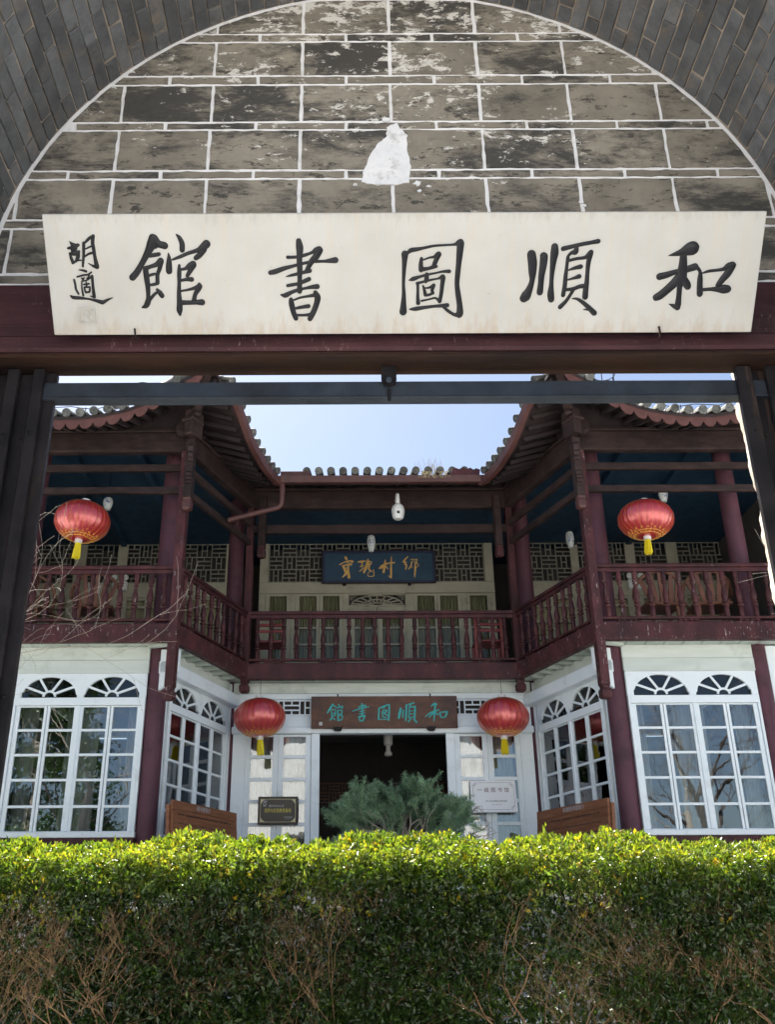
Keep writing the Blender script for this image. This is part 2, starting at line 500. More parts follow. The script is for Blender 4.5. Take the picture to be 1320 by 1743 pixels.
def glyphs(txt, size, m, name):
    """flat print set in the built-in font, returned as a mesh centred on its origin (local XY)"""
    cu = bpy.data.curves.new(name, 'FONT')
    cu.body = txt
    cu.size = size
    cu.align_x = 'CENTER'
    cu.align_y = 'CENTER'
    cu.extrude = 0.0004
    cu.resolution_u = 2
    o = bpy.data.objects.new(name, cu)
    col.objects.link(o)
    dg = bpy.context.evaluated_depsgraph_get()
    me = bpy.data.meshes.new_from_object(o.evaluated_get(dg))
    bpy.data.objects.remove(o)
    bpy.data.curves.remove(cu)
    me.name = name
    me.materials.clear()
    me.materials.append(m)
    return me


def fillet_frame(x, y, z, ang=0):
    return T3((x, y, z)) @ Matrix.Rotation(ang, 4, 'Z')

# ------------------------------------------------------------------ ground, courtyard, terrace
def sheet(name, m, x0, x1, y0, y1, z, t=0.3):
    o = MB().box(x0, x1, y0, y1, z - t, z).build(name, m)
    return tag(o, kind='structure')


sheet('ground', PAVING, -400, 400, -400, 400, 0.0, 0.5)
sheet('courtyard', PAVING, -14, 15, 2.95, 12.0, 0.6, 0.59)
terrace = sheet('terrace', PAVING, -9, 10, 10.9, 22, 2.05, 1.44)
for k in range(8):
    z1 = 2.05 - 0.18 * (k + 1)
    boxo('step', STEPSTONE, terrace, -3.2 - 0.003 * k, 4.1 + 0.003 * k, 10.9 - 0.3 * (k + 1), 10.9 - 0.3 * k, 0.602, z1, bevel=0.012)
for k in range(3):
    tag(boxo('threshold_step', STEPSTONE, None, -2.2, 2.6, 2.05 + 0.3 * k, 2.35 + 0.3 * k, 0.002, 0.2 * (k + 1) - 0.006, bevel=0.01), kind='structure')

# ------------------------------------------------------------------ gatehouse
GX, GZ, GR, GY = 0.195, 4.132, 1.783, 3.4
gate = thing('gatehouse', 'grey brick archway wall with barrel vault and painted stone block arch panel', 'gatehouse', (GX, GY, 0.6))


def clip_poly(poly, a, b, c):
    """keep a*x+b*y<=c"""
    out = []
    for i in range(len(poly)):
        p, q = poly[i], poly[(i + 1) % len(poly)]
        dp, dq = a * p[0] + b * p[1] - c, a * q[0] + b * q[1] - c
        if dp <= 0:
            out.append(p)
        if dp * dq < 0:
            t = dp / (dp - dq)
            out.append((p[0] + (q[0] - p[0]) * t, p[1] + (q[1] - p[1]) * t))
    return out


def clip_disc(poly, cx, cz, r, n=96):
    for k in range(n):
        t = 2 * PI * k / n
        a, b = math.cos(t), math.sin(t)
        poly = clip_poly(poly, a, b, r + a * cx + b * cz)
        if len(poly) < 3:
            return []
    return poly


# tympanum: lime backing with stone blocks standing 6 mm proud of it
xz = lambda a, b, d: (a, d, b)
arc = [(GX + GR * math.cos(PI * k / 60), GZ + GR * math.sin(PI * k / 60)) for k in range(61)]
tym = MB().prism([(GX + GR, 3.9)] + arc + [(GX - GR, 3.9)], xz, GY, GY + 0.1).build('arch_panel', LIME, gate)


def tym_mat():
    m, n, l, p = new_mat('smudged_arch_stone')
    pos = n.new('ShaderNodeNewGeometry').outputs['Position']
    oi = n.new('ShaderNodeObjectInfo').outputs['Random']
    base = ramp(n, l, noise(n, l, pos, 5, 8, 0.65), [(0.3, (0.185, 0.165, 0.135)), (0.7, (0.33, 0.295, 0.24))])
    hs = n.new('ShaderNodeHueSaturation')
    mr = n.new('ShaderNodeMapRange')
    mr.inputs[3].default_value = 0.78
    mr.inputs[4].default_value = 1.15
    l.new(oi, mr.inputs[0])
    l.new(mr.outputs[0], hs.inputs['Value'])
    l.new(base, hs.inputs['Color'])
    # soot: patches with streaky edges
    v = stretch(n, l, pos, (0.8, 1, 1.7))
    a = noise(n, l, v, 2.3, 12, 0.74, 0.25)
    rs = n.new('ShaderNodeMapRange')
    rs.inputs[3].default_value = -0.1
    rs.inputs[4].default_value = 0.06
    l.new(oi, rs.inputs[0])
    a1 = n.new('ShaderNodeMath')
    l.new(a, a1.inputs[0])
    l.new(rs.outputs[0], a1.inputs[1])
    fm_ = n.new('ShaderNodeMath')
    fm_.operation = 'MULTIPLY_ADD'
    l.new(noise(n, l, stretch(n, l, pos, (0.5, 1, 2.2)), 30, 8, 0.75), fm_.inputs[0])
    fm_.inputs[1].default_value = 0.22
    l.new(a1.outputs[0], fm_.inputs[2])
    sm = ramp(n, l, fm_.outputs[0], [(0.565, 0), (0.69, 0.93)])
    c = mixc(n, l, sm, hs.outputs[0], (0.045, 0.043, 0.041))
    sp = ramp(n, l, noise(n, l, stretch(n, l, pos, (0.6, 1, 1.4)), 17, 8, 0.75), [(0.575, 0), (0.605, 0.9)])
    c = mixc(n, l, sp, c, (0.05, 0.046, 0.04))
    # lime flecks, thickest towards the crown of the arch where the old limewash is peeling
    sep = n.new('ShaderNodeSeparateXYZ')
    l.new(pos, sep.inputs[0])
    g = n.new('ShaderNodeMapRange')
    g.inputs[1].default_value = 4.4
    g.inputs[2].default_value = 5.9
    g.inputs[3].default_value = 0.0
    g.inputs[4].default_value = 0.17
    l.new(sep.outputs[2], g.inputs[0])
    fl = noise(n, l, stretch(n, l, pos, (0.75, 1, 1.5)), 16, 10, 0.78, 0.3)
    ad = n.new('ShaderNodeMath')
    ad.operation = 'ADD'
    l.new(fl, ad.inputs[0])
    l.new(g.outputs[0], ad.inputs[1])
    bigf = ramp(n, l, noise(n, l, pos, 2.2, 4), [(0.42, 0), (0.62, 0.11)])
    ad2 = n.new('ShaderNodeMath')
    ad2.operation = 'ADD'
    l.new(ad.outputs[0], ad2.inputs[0])
    l.new(bigf, ad2.inputs[1])
    fm = ramp(n, l, ad2.outputs[0], [(0.735, 0), (0.75, 1)])
    c = mixc(n, l, fm, c, (0.66, 0.64, 0.6))
    l.new(c, p.inputs['Base Color'])
    p.inputs['Roughness'].default_value = 0.8
    b = n.new('ShaderNodeBump')
    b.inputs['Strength'].default_value = 0.35
    b.inputs['Distance'].default_value = 0.006
    l.new(fl, b.inputs['Height'])
    l.new(b.outputs[0], p.inputs['Normal'])
    return m


TYM = tym_mat()
pairs = [(5.91, 5.86), (5.621, 5.566), (5.338, 5.280), (5.041, 4.992), (4.746, 4.696), (4.464, 4.415), (4.168, 4.113)]   # upper and lower line of each thin course
JW = 0.0082


def rough_edge(poly):
    out = []
    for i in range(len(poly)):
        p_, q_ = poly[i], poly[(i + 1) % len(poly)]
        L = math.hypot(q_[0] - p_[0], q_[1] - p_[1])
        k = max(1, int(L / 0.035))
        nx, ny = (q_[1] - p_[1]) / (L + 1e-9), -(q_[0] - p_[0]) / (L + 1e-9)
        for j in range(k):
            a_ = random.gauss(0, 0.0016) if j else 0.0
            t_ = j / k
            out.append((p_[0] + (q_[0] - p_[0]) * t_ + nx * a_, p_[1] + (q_[1] - p_[1]) * t_ + ny * a_))
    return out


def stone(x0, x1, z0, z1):
    j = lambda: random.uniform(-0.002, 0.002)
    poly = [(x0 + JW + j(), z0 + JW + j()), (x1 - JW + j(), z0 + JW + j()), (x1 - JW + j(), z1 - JW + j()), (x0 + JW + j(), z1 - JW + j())]
    poly = clip_disc(poly, GX, GZ, GR - 0.026)
    if len(poly) < 3:
        return
    poly = rough_edge(poly)
    ar = abs(sum(poly[i][0] * poly[(i + 1) % len(poly)][1] - poly[(i + 1) % len(poly)][0] * poly[i][1] for i in range(len(poly)))) / 2
    if ar < 0.0008:
        return
    MB().prism(poly, xz, GY - 0.005 - random.uniform(0, 0.0015), GY + 0.004).build('stone_block', TYM, tym)


for i, (zu, zl) in enumerate(pairs):
    for k in range(-6, 6):                       # thin course
        x0 = 0.19 + 0.211 + 0.4225 * k
        stone(x0, x0 + 0.4225, zl, zu)
    zt = pairs[i - 1][1] if i else 6.2           # tall course above
    for k in range(-6, 6):
        x0 = 0.19 + 0.4225 * k
        stone(x0, x0 + 0.4225, zu, zt)
# the bright splash of fresh lime below the middle of the panel, and small splashes round it
rim = [(0.215, 5.03), (0.235, 4.985), (0.262, 4.95), (0.258, 4.86), (0.275, 4.76), (0.262, 4.665), (0.2, 4.655), (0.12, 4.652), (0.045, 4.672), (0.06, 4.74), (0.09, 4.83), (0.13, 4.905), (0.165, 4.94), (0.17, 5.0)]
def ragged(poly, k=5, amp=0.006):
    out = []
    for i in range(len(poly)):
        p, q = poly[i], poly[(i + 1) % len(poly)]
        for j in range(k):
            t = j / k
            out.append((p[0] + (q[0] - p[0]) * t + random.uniform(-amp, amp), p[1] + (q[1] - p[1]) * t + random.uniform(-amp, amp)))
    return out
MB().prism(ragged(rim, 5, 0.003), xz, GY - 0.0095, GY + 0.003).build('lime_splash', PATCH, gate)
spl = MB()
for cx_, cz_, r_ in ((0.17, 5.05, 0.02), (0.02, 4.655, 0.012), (0.3, 4.66, 0.02), (0.35, 4.645, 0.012), (0.31, 4.62, 0.01), (1.03, 4.55, 0.012), (1.045, 4.53, 0.009)):
    spl.prism(ragged([(cx_ + r_ * random.uniform(0.6, 1.2) * math.cos(t), cz_ + 0.7 * r_ * random.uniform(0.6, 1.2) * math.sin(t)) for t in [k * PI / 4 for k in range(8)]], 3, r_ * 0.15), xz, GY - 0.0092, GY + 0.003)
tag(spl.build('lime_spatter', PATCH, gate), kind='stuff')

# barrel vault of grey brick
vault = MB()
NV = 96
sh = []
for rr in (GR + 0.0045, GR + 0.35):
    for yy in (2.3, GY + 0.02):
        sh.append([(GX + rr * math.cos(PI * k / NV), yy, GZ + rr * math.sin(PI * k / NV)) for k in range(NV + 1)])
vv = [p for ring in sh for p in ring]
q = NV + 1
ff = []
for k in range(NV):
    ff += [(k, k + 1, q + k + 1, q + k), (2 * q + k, 3 * q + k, 3 * q + k + 1, 2 * q + k + 1), (k, 2 * q + k, 2 * q + k + 1, k + 1), (q + k, q + k + 1, 3 * q + k + 1, 3 * q + k)]
ff += [(0, q, 3 * q, 2 * q), (NV, 2 * q + NV, 3 * q + NV, q + NV)]
vault.add(vv, ff)
vault = vault.build('vault', MORTAR, gate, smooth=50)
bv = []
for k in range(6):
    mb = MB()
    L, wd, d = 0.25, 0.0672, 0.05
    for yy in (-L / 2, -L / 6, L / 6, L / 2):
        j = lambda a: random.uniform(-a, a)
        mb.v += [(-wd / 2 + j(0.003), yy + j(0.005), -0.001 + j(0.0025)), (wd / 2 + j(0.003), yy + j(0.005), j(0.0025)), (wd / 2, yy, d), (-wd / 2, yy, d)]
    for s in range(3):
        for e in range(4):
            mb.f.append((s * 4 + e, s * 4 + (e + 1) % 4, s * 4 + 4 + (e + 1) % 4, s * 4 + 4 + e))
    mb.f += [(3, 2, 1, 0), (12, 13, 14, 15)]
    bv.append(mb.mesh('brick', BRICK, bevel=0.003))
rest = MB()
NC = 75
for c in range(NC):
    th = PI * (c + 0.5) / NC
    off = 0.129 if c % 2 else 0.0
    off += random.uniform(-0.02, 0.02)
    if off > 0.09:                                # half brick closing the staggered course at the panel
        er = Vector((math.cos(th), 0, math.sin(th)))
        et = Vector((math.sin(th), 0, -math.cos(th)))
        ln = off - 0.032
        p = Vector((GX, GY - 0.006 - ln / 2, GZ)) + er * (GR + random.uniform(-0.007, 0.0))
        M = Matrix(((et.x, 0, er.x, p.x), (et.y, 1, er.y, p.y), (et.z, 0, er.z, p.z), (0, 0, 0, 1)))
        inst('brick', random.choice(bv), vault, M @ Matrix.Diagonal((1, ln / 0.25, 1, 1)))
    for r in range(7):
        y = GY - 0.13 + 0.02 - off - 0.258 * r
        if y - 0.13 < 2.3:
            continue
        if y + 0.125 > GY - 0.006:
            y = GY - 0.131
        # radial axis -> local +z outward, tangential -> local x
        er = Vector((math.cos(th), 0, math.sin(th)))
        et = Vector((math.sin(th), 0, -math.cos(th)))
        p = Vector((GX, y, GZ)) + er * (GR + random.uniform(-0.007, 0.0))
        M = Matrix((( et.x, 0, er.x, p.x), (et.y, 1, er.y, p.y), (et.z, 0, er.z, p.z), (0, 0, 0, 1)))
        vis = y > 2.5 and (6 < math.degrees(th) < 74 or 106 < math.degrees(th) < 174)
        if vis:
            inst('brick', random.choice(bv), vault, M)
        else:
            rest.box(-0.0325, 0.0325, -0.124, 0.124, 0, 0.05, M)
tag(rest.build('brick_rest', BRICK, vault), kind='stuff')

# masonry round the vault and the plastered courtyard face behind it
fr = [(GX - 3, 0.003), (GX - GR - 0.02, 0.003)] + [(GX - (GR + 0.02) * math.cos(PI * k / 40), GZ + (GR + 0.02) * math.sin(PI * k / 40)) for k in range(41)] + [(GX + GR + 0.02, 0.003), (GX + 3, 0.003), (GX + 3, 7.0), (GX - 3, 7.0)]
MB().prism(fr, xz, 2.1, 2.3).build('front_wall', PLASTER, gate)
boxo('pier', PLASTER, gate, GX - 3, GX - GR - 0.02, 2.302, 3.50, 0.003, GZ - 0.01)
boxo('pier', PLASTER, gate, GX + GR + 0.02, GX + 3, 2.302, 3.50, 0.003, GZ - 0.01)
OPL, OPR = -1.62, 1.845
boxo('courtyard_wall', PLASTER, gate, GX - 3, OPL, 3.56, 4.02, 0.602, 6.9)
boxo('courtyard_wall', PLASTER, gate, OPR + 0.02, GX + 3, 3.56, 4.02, 0.602, 6.9)
boxo('courtyard_wall', PLASTER, gate, OPL - 0.002, OPR + 0.022, 3.562, 4.022, 4.16, 6.898)
# ragged stone edge of the right-hand jamb
jm = MB()
NZ = 130
for i in range(NZ + 1):
    z = 0.61 + (4.15 - 0.61) * i / NZ
    for k, y in enumerate((3.55, 3.72, 3.86, 3.97, 4.03)):
        w = 0.006 * math.sin(z * 21) + 0.008 * math.sin(z * 7.3 + 2) + random.uniform(-0.006, 0.006)
        jm.v.append((OPR + w - 0.012 * (k == 3) , y + (0.5 * w if k == 4 else 0), z))
for i in range(NZ):
    for k in range(4):
        a = i * 5 + k
        jm.f.append((a, a + 1, a + 6, a + 5))
jm.build('jamb_facing', JAMBSTONE, gate, smooth=60)
boxo('roof_slab', ROOFTILE, gate, GX - 3.3, GX + 3.3, 1.9, 4.4, 7.0, 7.2)
for s_ in (-1, 1):
    a_, b_ = sorted((GX + s_ * 3.02, GX + s_ * 9))
    tag(boxo('garden_wall', PLASTER, None, a_, b_, 3.5, 3.85, 0.602, 3.3), 'low white plastered garden wall on the %s of the gatehouse' % ('left' if s_ < 0 else 'right'), 'wall')
# timber lintel
lin = boxo('lintel', LINTELPAINT, gate, -1.62, 2.02, 3.388, 3.535, 3.838, 4.108, bevel=0.006)
boxo('lintel_moulding', LINTELPAINT, lin, -1.62, 2.02, 3.366, 3.52, 3.757, 3.836, bevel=0.012)
boxo('lintel_underboard', LINTELRAW, lin, -1.62, 2.02, 3.38, 3.53, 3.735, 3.755, bevel=0.003)

# sliding track with its hanger
trk = thing('gate_track', 'dark steel gate track bar below the lintel with central hanger bracket', 'track', (0.15, 3.5, 3.64))
boxo('rail', STEEL, trk, -1.30, 1.84, 3.478, 3.522, 3.598, 3.674, bevel=0.006)
boxo('rail_lip', STEEL, trk, -1.30, 1.84, 3.470, 3.53, 3.590, 3.597, bevel=0.002)
hg = MB().prism([(0.123, 3.735), (0.123, 3.668), (0.133, 3.645), (0.155, 3.638), (0.177, 3.645), (0.187, 3.668), (0.187, 3.735)], xz, 3.458, 3.469).build('hanger', IRON, trk, bevel=0.002)
MB().lathe([(0.0, -0.004), (0.014, -0.004), (0.014, 0.006), (0.009, 0.01), (0.0, 0.01)], n=10).build('bolt', STEEL, hg, T3((0.155, 3.452, 3.662)) @ Matrix.Rotation(PI / 2, 4, 'X'))
boxo('latch_pin', IRON, trk, 0.148, 0.162, 3.466, 3.4695, 3.57, 3.63, bevel=0.002)


# folded steel gate leaves
def folded_gate(label, xs, loc):
    g = thing('folding_gate', label, 'gate', loc, 'folded gate leaves')
    for k, (a, b, y) in enumerate(xs):
        MB().box(a, b, y, y + 0.032, 0.61, 3.728).build('bar', IRON, g, bevel=0.004)
    rv = MB().lathe([(0.0, -0.003), (0.008, -0.003), (0.009, 0.0), (0.006, 0.005), (0.0, 0.006)], n=8).mesh('rivet', IRON, smooth=60)
    for k, (a, b, y) in enumerate(xs):
        for z in (3.42, 2.35 + 0.21 * (k % 2)):
            inst('rivet', rv, g, T3(((a + b) / 2, y - 0.001, z)) @ Matrix.Rotation(PI / 2, 4, 'X'))
    return g


folded_gate('bundle of folded dark steel gate bars standing at the left jamb',
            [(-1.62, -1.53, 3.50), (-1.541, -1.492, 3.455), (-1.508, -1.426, 3.50), (-1.438, -1.389, 3.455), (-1.405, -1.321, 3.50), (-1.330, -1.284, 3.455), (-1.30, -1.240, 3.49)], (-1.4, 3.47, 0.61))
folded_gate('dark steel gate bars folded back at the right jamb by the sunlit stone edge',
            [(1.604, 1.668, 3.455), (1.65, 1.742, 3.50), (1.727, 1.79, 3.455), (1.775, 1.845, 3.50)], (1.72, 3.47, 0.61))

# brush strokes of the carved boards: x,y,half-width in mm on each board
INK={
 '和':'1049,303,1.7 1075,309,8.4 1100,316,15.5 1124,326,24.7 1139,331,27.5|1107,301,14.1 1109,271,17.0 1109,244,19.8 1108,216,21.3 1105,188,12.0 1106,146,10.9 1106,115,12.9 1105,100,11.5|1105,100,11.5 1088,107,8.0 1070,114,1.7|1021,222,14.2 1050,229,12.8 1077,238,10.8 1111,244,11.9 1138,253,13.6 1157,259,14.7|1097,213,19.9 1077,191,17.6 1051,166,16.5 1030,148,16.6 1016,141,14.9|1117,210,17.0 1133,191,15.6 1137,184,14.2|1166,257,7.9 1180,241,6.8 1183,216,10.8 1185,188,12.0 1189,154,12.8|1188,234,2.8 1213,242,5.7 1246,246,6.2 1271,250,7.9 1290,260,14.1 1305,264,15.6|1305,262,15.6 1290,232,15.6 1273,210,13.6 1259,188,11.4|1198,170,7.1 1227,172,7.1 1255,172,11.4 1281,172,17.7 1296,172,16.5',
 '順':'505,310,17.5 511,277,18.4 513,241,15.6 513,208,10.8 504,174,14.2 492,149,20.0 485,140,17.7|552,305,13.5 555,300,15.8 554,266,14.7 550,230,12.8 549,197,11.9 547,163,13.1|595,339,14.0 596,315,16.3 593,279,12.7 591,230,9.1 591,194,9.1 591,157,13.7 594,135,13.1|629,331,9.6 658,338,8.4 697,347,7.9 736,354,7.9 765,359,9.5|682,335,8.4 678,319,11.8 663,315,7.0 651,304,5.6|650,298,7.3 648,263,6.8 646,224,8.5 645,185,9.1 641,151,8.6|656,286,6.2 687,293,6.2 717,297,7.3 733,309,10.1 740,317,10.1|739,312,10.7 733,279,9.6 732,240,8.5 732,201,9.7 730,168,11.4 730,144,12.0|657,249,3.4 681,257,6.8 703,262,9.6|656,211,3.4 681,218,6.2 700,224,9.6|653,172,6.3 681,176,7.4 706,185,8.5 726,186,10.0|681,174,7.4 671,154,6.8 653,126,7.4 632,104,9.2|679,137,2.3 698,136,5.7 722,122,8.0 746,103,9.2 771,80,11.5|759,93,7.2 727,94,1.7',
 '圖':'4,313,14.2 3,286,10.3 1,241,7.8 0,196,6.5 2,155,8.3 1,116,11.6 0,88,15.2|16,319,6.9 29,328,9.1 50,331,8.0 77,336,5.9 118,344,5.0 163,347,4.6 197,349,5.0 213,354,11.4 222,357,13.7|223,353,14.8 221,318,13.3 218,274,11.0 215,229,10.6 214,195,9.7 220,154,11.1 227,115,11.6 229,85,14.0 227,76,14.0|224,76,12.8 206,76,7.0 182,90,6.5 165,104,5.8 154,111,3.5|27,98,3.5 49,99,8.4 82,104,7.4 123,109,6.1 154,111,7.4 177,113,8.8|70,296,6.4 68,276,8.7 69,252,9.7|78,291,3.2 101,299,4.1 119,302,5.7 132,309,10.3 138,313,10.3|138,311,11.0 128,290,9.6 120,269,9.2|74,254,9.2 97,257,6.9 117,263,8.0 130,265,5.7|22,212,2.3 38,217,8.8 63,225,6.0 93,233,5.5 125,239,4.1 155,245,5.1 181,246,7.8|92,236,6.9 92,222,9.2 89,207,7.4|57,200,5.8 58,173,5.6 58,146,6.5 60,123,8.8|54,200,5.8 80,206,5.1 109,213,4.6 137,218,4.1 153,224,9.2 157,226,8.8|158,222,9.7 155,195,8.8 152,161,7.9 148,138,7.9 146,130,8.8|74,131,4.6 100,136,3.7 127,142,4.2 141,134,5.8|79,189,4.2 84,173,6.0 88,155,7.4|85,181,3.2 103,183,4.6 121,192,7.4|121,191,6.9 115,173,6.9 120,161,5.1|88,153,6.0 104,155,5.6 117,161,6.0',
 '書':'-415,365,11.0 -412,343,14.7 -412,319,12.8 -414,291,11.1 -413,255,11.1 -414,226,9.4 -415,194,9.9 -416,172,11.2|-460,303,6.9 -442,303,6.2 -415,305,6.2 -392,311,6.9 -365,320,6.2 -348,329,11.1 -335,332,13.5|-333,329,13.5 -348,305,13.5 -366,286,11.8 -376,269,9.9 -384,255,8.7|-530,244,9.4 -510,248,10.4 -475,260,8.9 -443,268,6.9 -400,279,5.9 -356,286,6.4 -316,287,5.9 -292,289,9.4 -271,291,12.3|-468,228,1.5 -448,233,5.5 -421,239,6.4 -396,245,7.4 -374,251,9.4|-463,193,6.5 -439,197,7.0 -417,201,7.0 -394,211,8.7 -377,218,8.9|-490,157,3.7 -473,155,10.0 -450,166,8.0 -422,176,7.0 -395,182,5.5 -367,187,8.0 -345,189,10.5|-451,138,8.7 -449,121,11.3 -442,88,10.5 -433,64,10.1|-438,137,4.0 -413,146,4.5 -383,151,5.5 -358,155,8.0|-353,166,8.7 -344,147,12.5 -349,120,11.3 -362,88,11.3 -376,62,10.6|-434,103,5.5 -409,108,7.0 -381,112,8.5|-427,76,5.5 -400,76,5.5 -377,78,7.0',
 '館':'-989,379,16.2 -994,358,19.6 -1010,328,14.6 -1035,287,11.3 -1061,248,12.7 -1080,228,13.6|-984,376,16.8 -968,357,14.0 -949,351,14.0 -944,349,14.0|-990,368,18.2 -983,352,15.4|-1005,311,7.9 -986,314,8.4 -969,317,7.9|-1026,262,9.9 -1006,269,7.9 -980,278,9.9 -965,292,11.3 -962,292,10.7|-962,289,10.7 -971,259,8.5 -980,237,7.9 -982,207,8.5|-1026,259,11.3 -1024,221,11.3 -1022,190,10.0 -1023,154,8.6 -1024,137,11.4 -1034,117,10.9 -1049,110,4.3|-1017,234,6.2 -991,241,5.7|-1017,197,4.3 -997,200,6.2 -981,204,6.2|-1018,140,7.1 -1000,159,6.3 -985,170,5.1|-985,179,6.3 -976,168,10.0 -968,156,10.3|-895,391,3.4 -884,379,8.4 -875,357,10.6 -876,333,10.7|-931,321,2.2 -930,300,8.4 -932,273,12.4 -933,252,13.0|-916,296,4.2 -885,307,7.0 -856,319,7.3 -819,330,8.4 -799,338,14.0 -779,355,16.3|-790,335,12.6 -808,313,11.3 -823,302,9.9|-891,274,5.1 -893,245,9.1 -896,203,7.4 -899,162,9.1 -899,125,11.4 -901,97,12.0 -900,80,5.2|-891,257,5.1 -868,261,6.8 -850,272,11.3 -836,278,13.5|-835,275,12.7 -849,253,9.9 -861,234,7.9|-888,215,5.7 -865,219,7.1 -845,219,9.9|-890,174,4.3 -864,178,5.1 -836,185,7.1 -815,192,11.4|-816,200,7.1 -818,186,11.4 -834,161,8.6 -841,136,9.1|-887,128,10.0 -859,128,9.1 -830,129,10.0 -809,129,12.9',
 '胡':'-1317,367,1.4 -1308,356,7.9 -1300,347,12.4 -1305,332,11.3|-1325,341,5.0 -1307,345,7.9 -1286,353,6.8 -1283,354,5.0|-1320,318,4.5 -1317,304,6.3 -1312,286,6.4|-1319,321,5.7 -1301,321,9.0 -1284,328,5.7|-1286,325,5.7 -1290,308,7.9 -1299,292,5.7|-1313,284,5.0 -1294,294,4.5 -1275,295,2.3|-1262,361,6.3 -1264,341,6.3 -1267,314,5.7 -1271,290,5.0 -1274,272,4.5|-1256,363,4.5 -1239,378,6.3 -1222,387,6.3|-1222,388,6.3 -1227,362,7.2 -1225,336,7.2 -1223,308,6.8 -1220,285,8.6 -1218,270,9.5|-1219,269,8.6 -1233,273,5.0 -1251,283,1.4|-1258,338,2.7 -1244,344,3.6 -1232,349,3.6|-1262,310,3.4 -1247,319,4.5 -1233,323,5.0',
 '適':'-1291,258,1.8 -1275,256,4.6 -1263,252,5.0|-1300,231,3.6 -1277,237,4.1 -1256,240,3.6 -1242,249,3.2|-1283,226,3.2 -1278,222,4.6 -1273,228,2.3|-1252,240,3.2 -1257,228,3.6 -1263,225,2.7|-1284,214,2.7 -1265,217,3.2 -1251,226,4.1 -1242,232,5.5|-1241,233,5.9 -1241,210,5.5 -1241,185,6.0 -1240,161,6.9 -1239,152,6.0|-1242,152,5.1 -1256,156,1.4|-1284,212,2.7 -1286,192,3.2 -1285,174,3.7 -1283,159,4.6|-1267,210,3.2 -1266,201,4.1 -1268,192,3.2|-1277,201,3.2 -1267,202,3.7 -1256,204,3.7|-1276,190,3.7 -1275,179,4.1 -1271,170,4.6|-1275,190,3.7 -1254,191,3.7|-1254,190,3.7 -1255,179,4.1 -1259,170,3.2|-1272,170,4.1 -1257,172,4.1|-1314,219,4.6 -1311,201,4.6 -1310,183,4.6 -1302,165,4.6|-1333,156,4.1 -1322,150,7.3 -1295,148,6.4 -1263,144,4.1 -1236,138,6.4 -1211,131,8.7 -1204,132,7.4 -1188,140,5.1 -1166,149,1.4',
}
GOLD={
 '寶':'-566,187,20.9 -548,153,24.1|-674,47,8.0 -590,89,12.8 -494,115,16.1 -430,106,16.1 -470,71,9.6|-662,43,8.0 -641,60,12.8|-622,21,12.8 -542,37,14.4 -454,45,12.8|-603,8,19.2 -582,-40,22.4 -558,-117,19.2|-513,20,12.8 -517,-74,20.8 -501,-197,27.1|-614,-193,11.2 -566,-142,19.2 -523,-91,22.4|-582,-26,9.6 -518,-19,9.6|-577,-65,9.6 -518,-61,9.6|-542,89,8.0 -494,66,9.6',
 '瑰':'-333,97,12.8 -269,105,20.9 -205,113,12.8|-261,88,11.2 -273,2,11.2|-302,7,8.0 -234,27,8.0|-310,-84,9.6 -254,-38,9.6 -222,-7,8.0|-156,147,9.6 -170,79,19.3 -190,-7,24.0 -231,-101,20.8|-165,113,11.2 -101,95,11.2 -109,52,11.2 -173,32,11.2|-141,87,8.0 -145,35,8.0|-133,27,14.4 -142,-42,14.4 -95,-93,11.2|-62,-59,8.0 -51,-145,8.0 -67,-179,8.0 -152,-178,6.4 -159,-130,6.4 -107,-62,6.4',
 '村':'42,-34,11.2 99,17,20.8 196,63,14.4 317,80,16.0|157,129,9.6 147,43,20.8 121,-103,20.8|82,-29,14.4 131,26,16.0|171,8,9.6 202,-43,9.6|267,189,9.7 259,25,14.4 256,-146,17.6 255,-206,14.3|251,-211,12.7 211,-171,6.4',
 '鄉':'568,196,9.7 519,144,14.5 485,93,17.7 533,84,12.8|533,84,12.8 508,38,9.6 540,37,12.8 522,-45,12.8|615,135,8.0 671,144,8.0|662,109,8.0 629,78,12.8 628,40,12.8 603,-2,12.8 578,-45,9.6|679,126,8.0 736,143,8.0 718,83,11.2 756,23,8.0 715,-15,8.0|697,92,8.0 695,23,12.8 692,-63,17.6 677,-199,8.0|627,-20,8.0 643,-3,6.4',
}
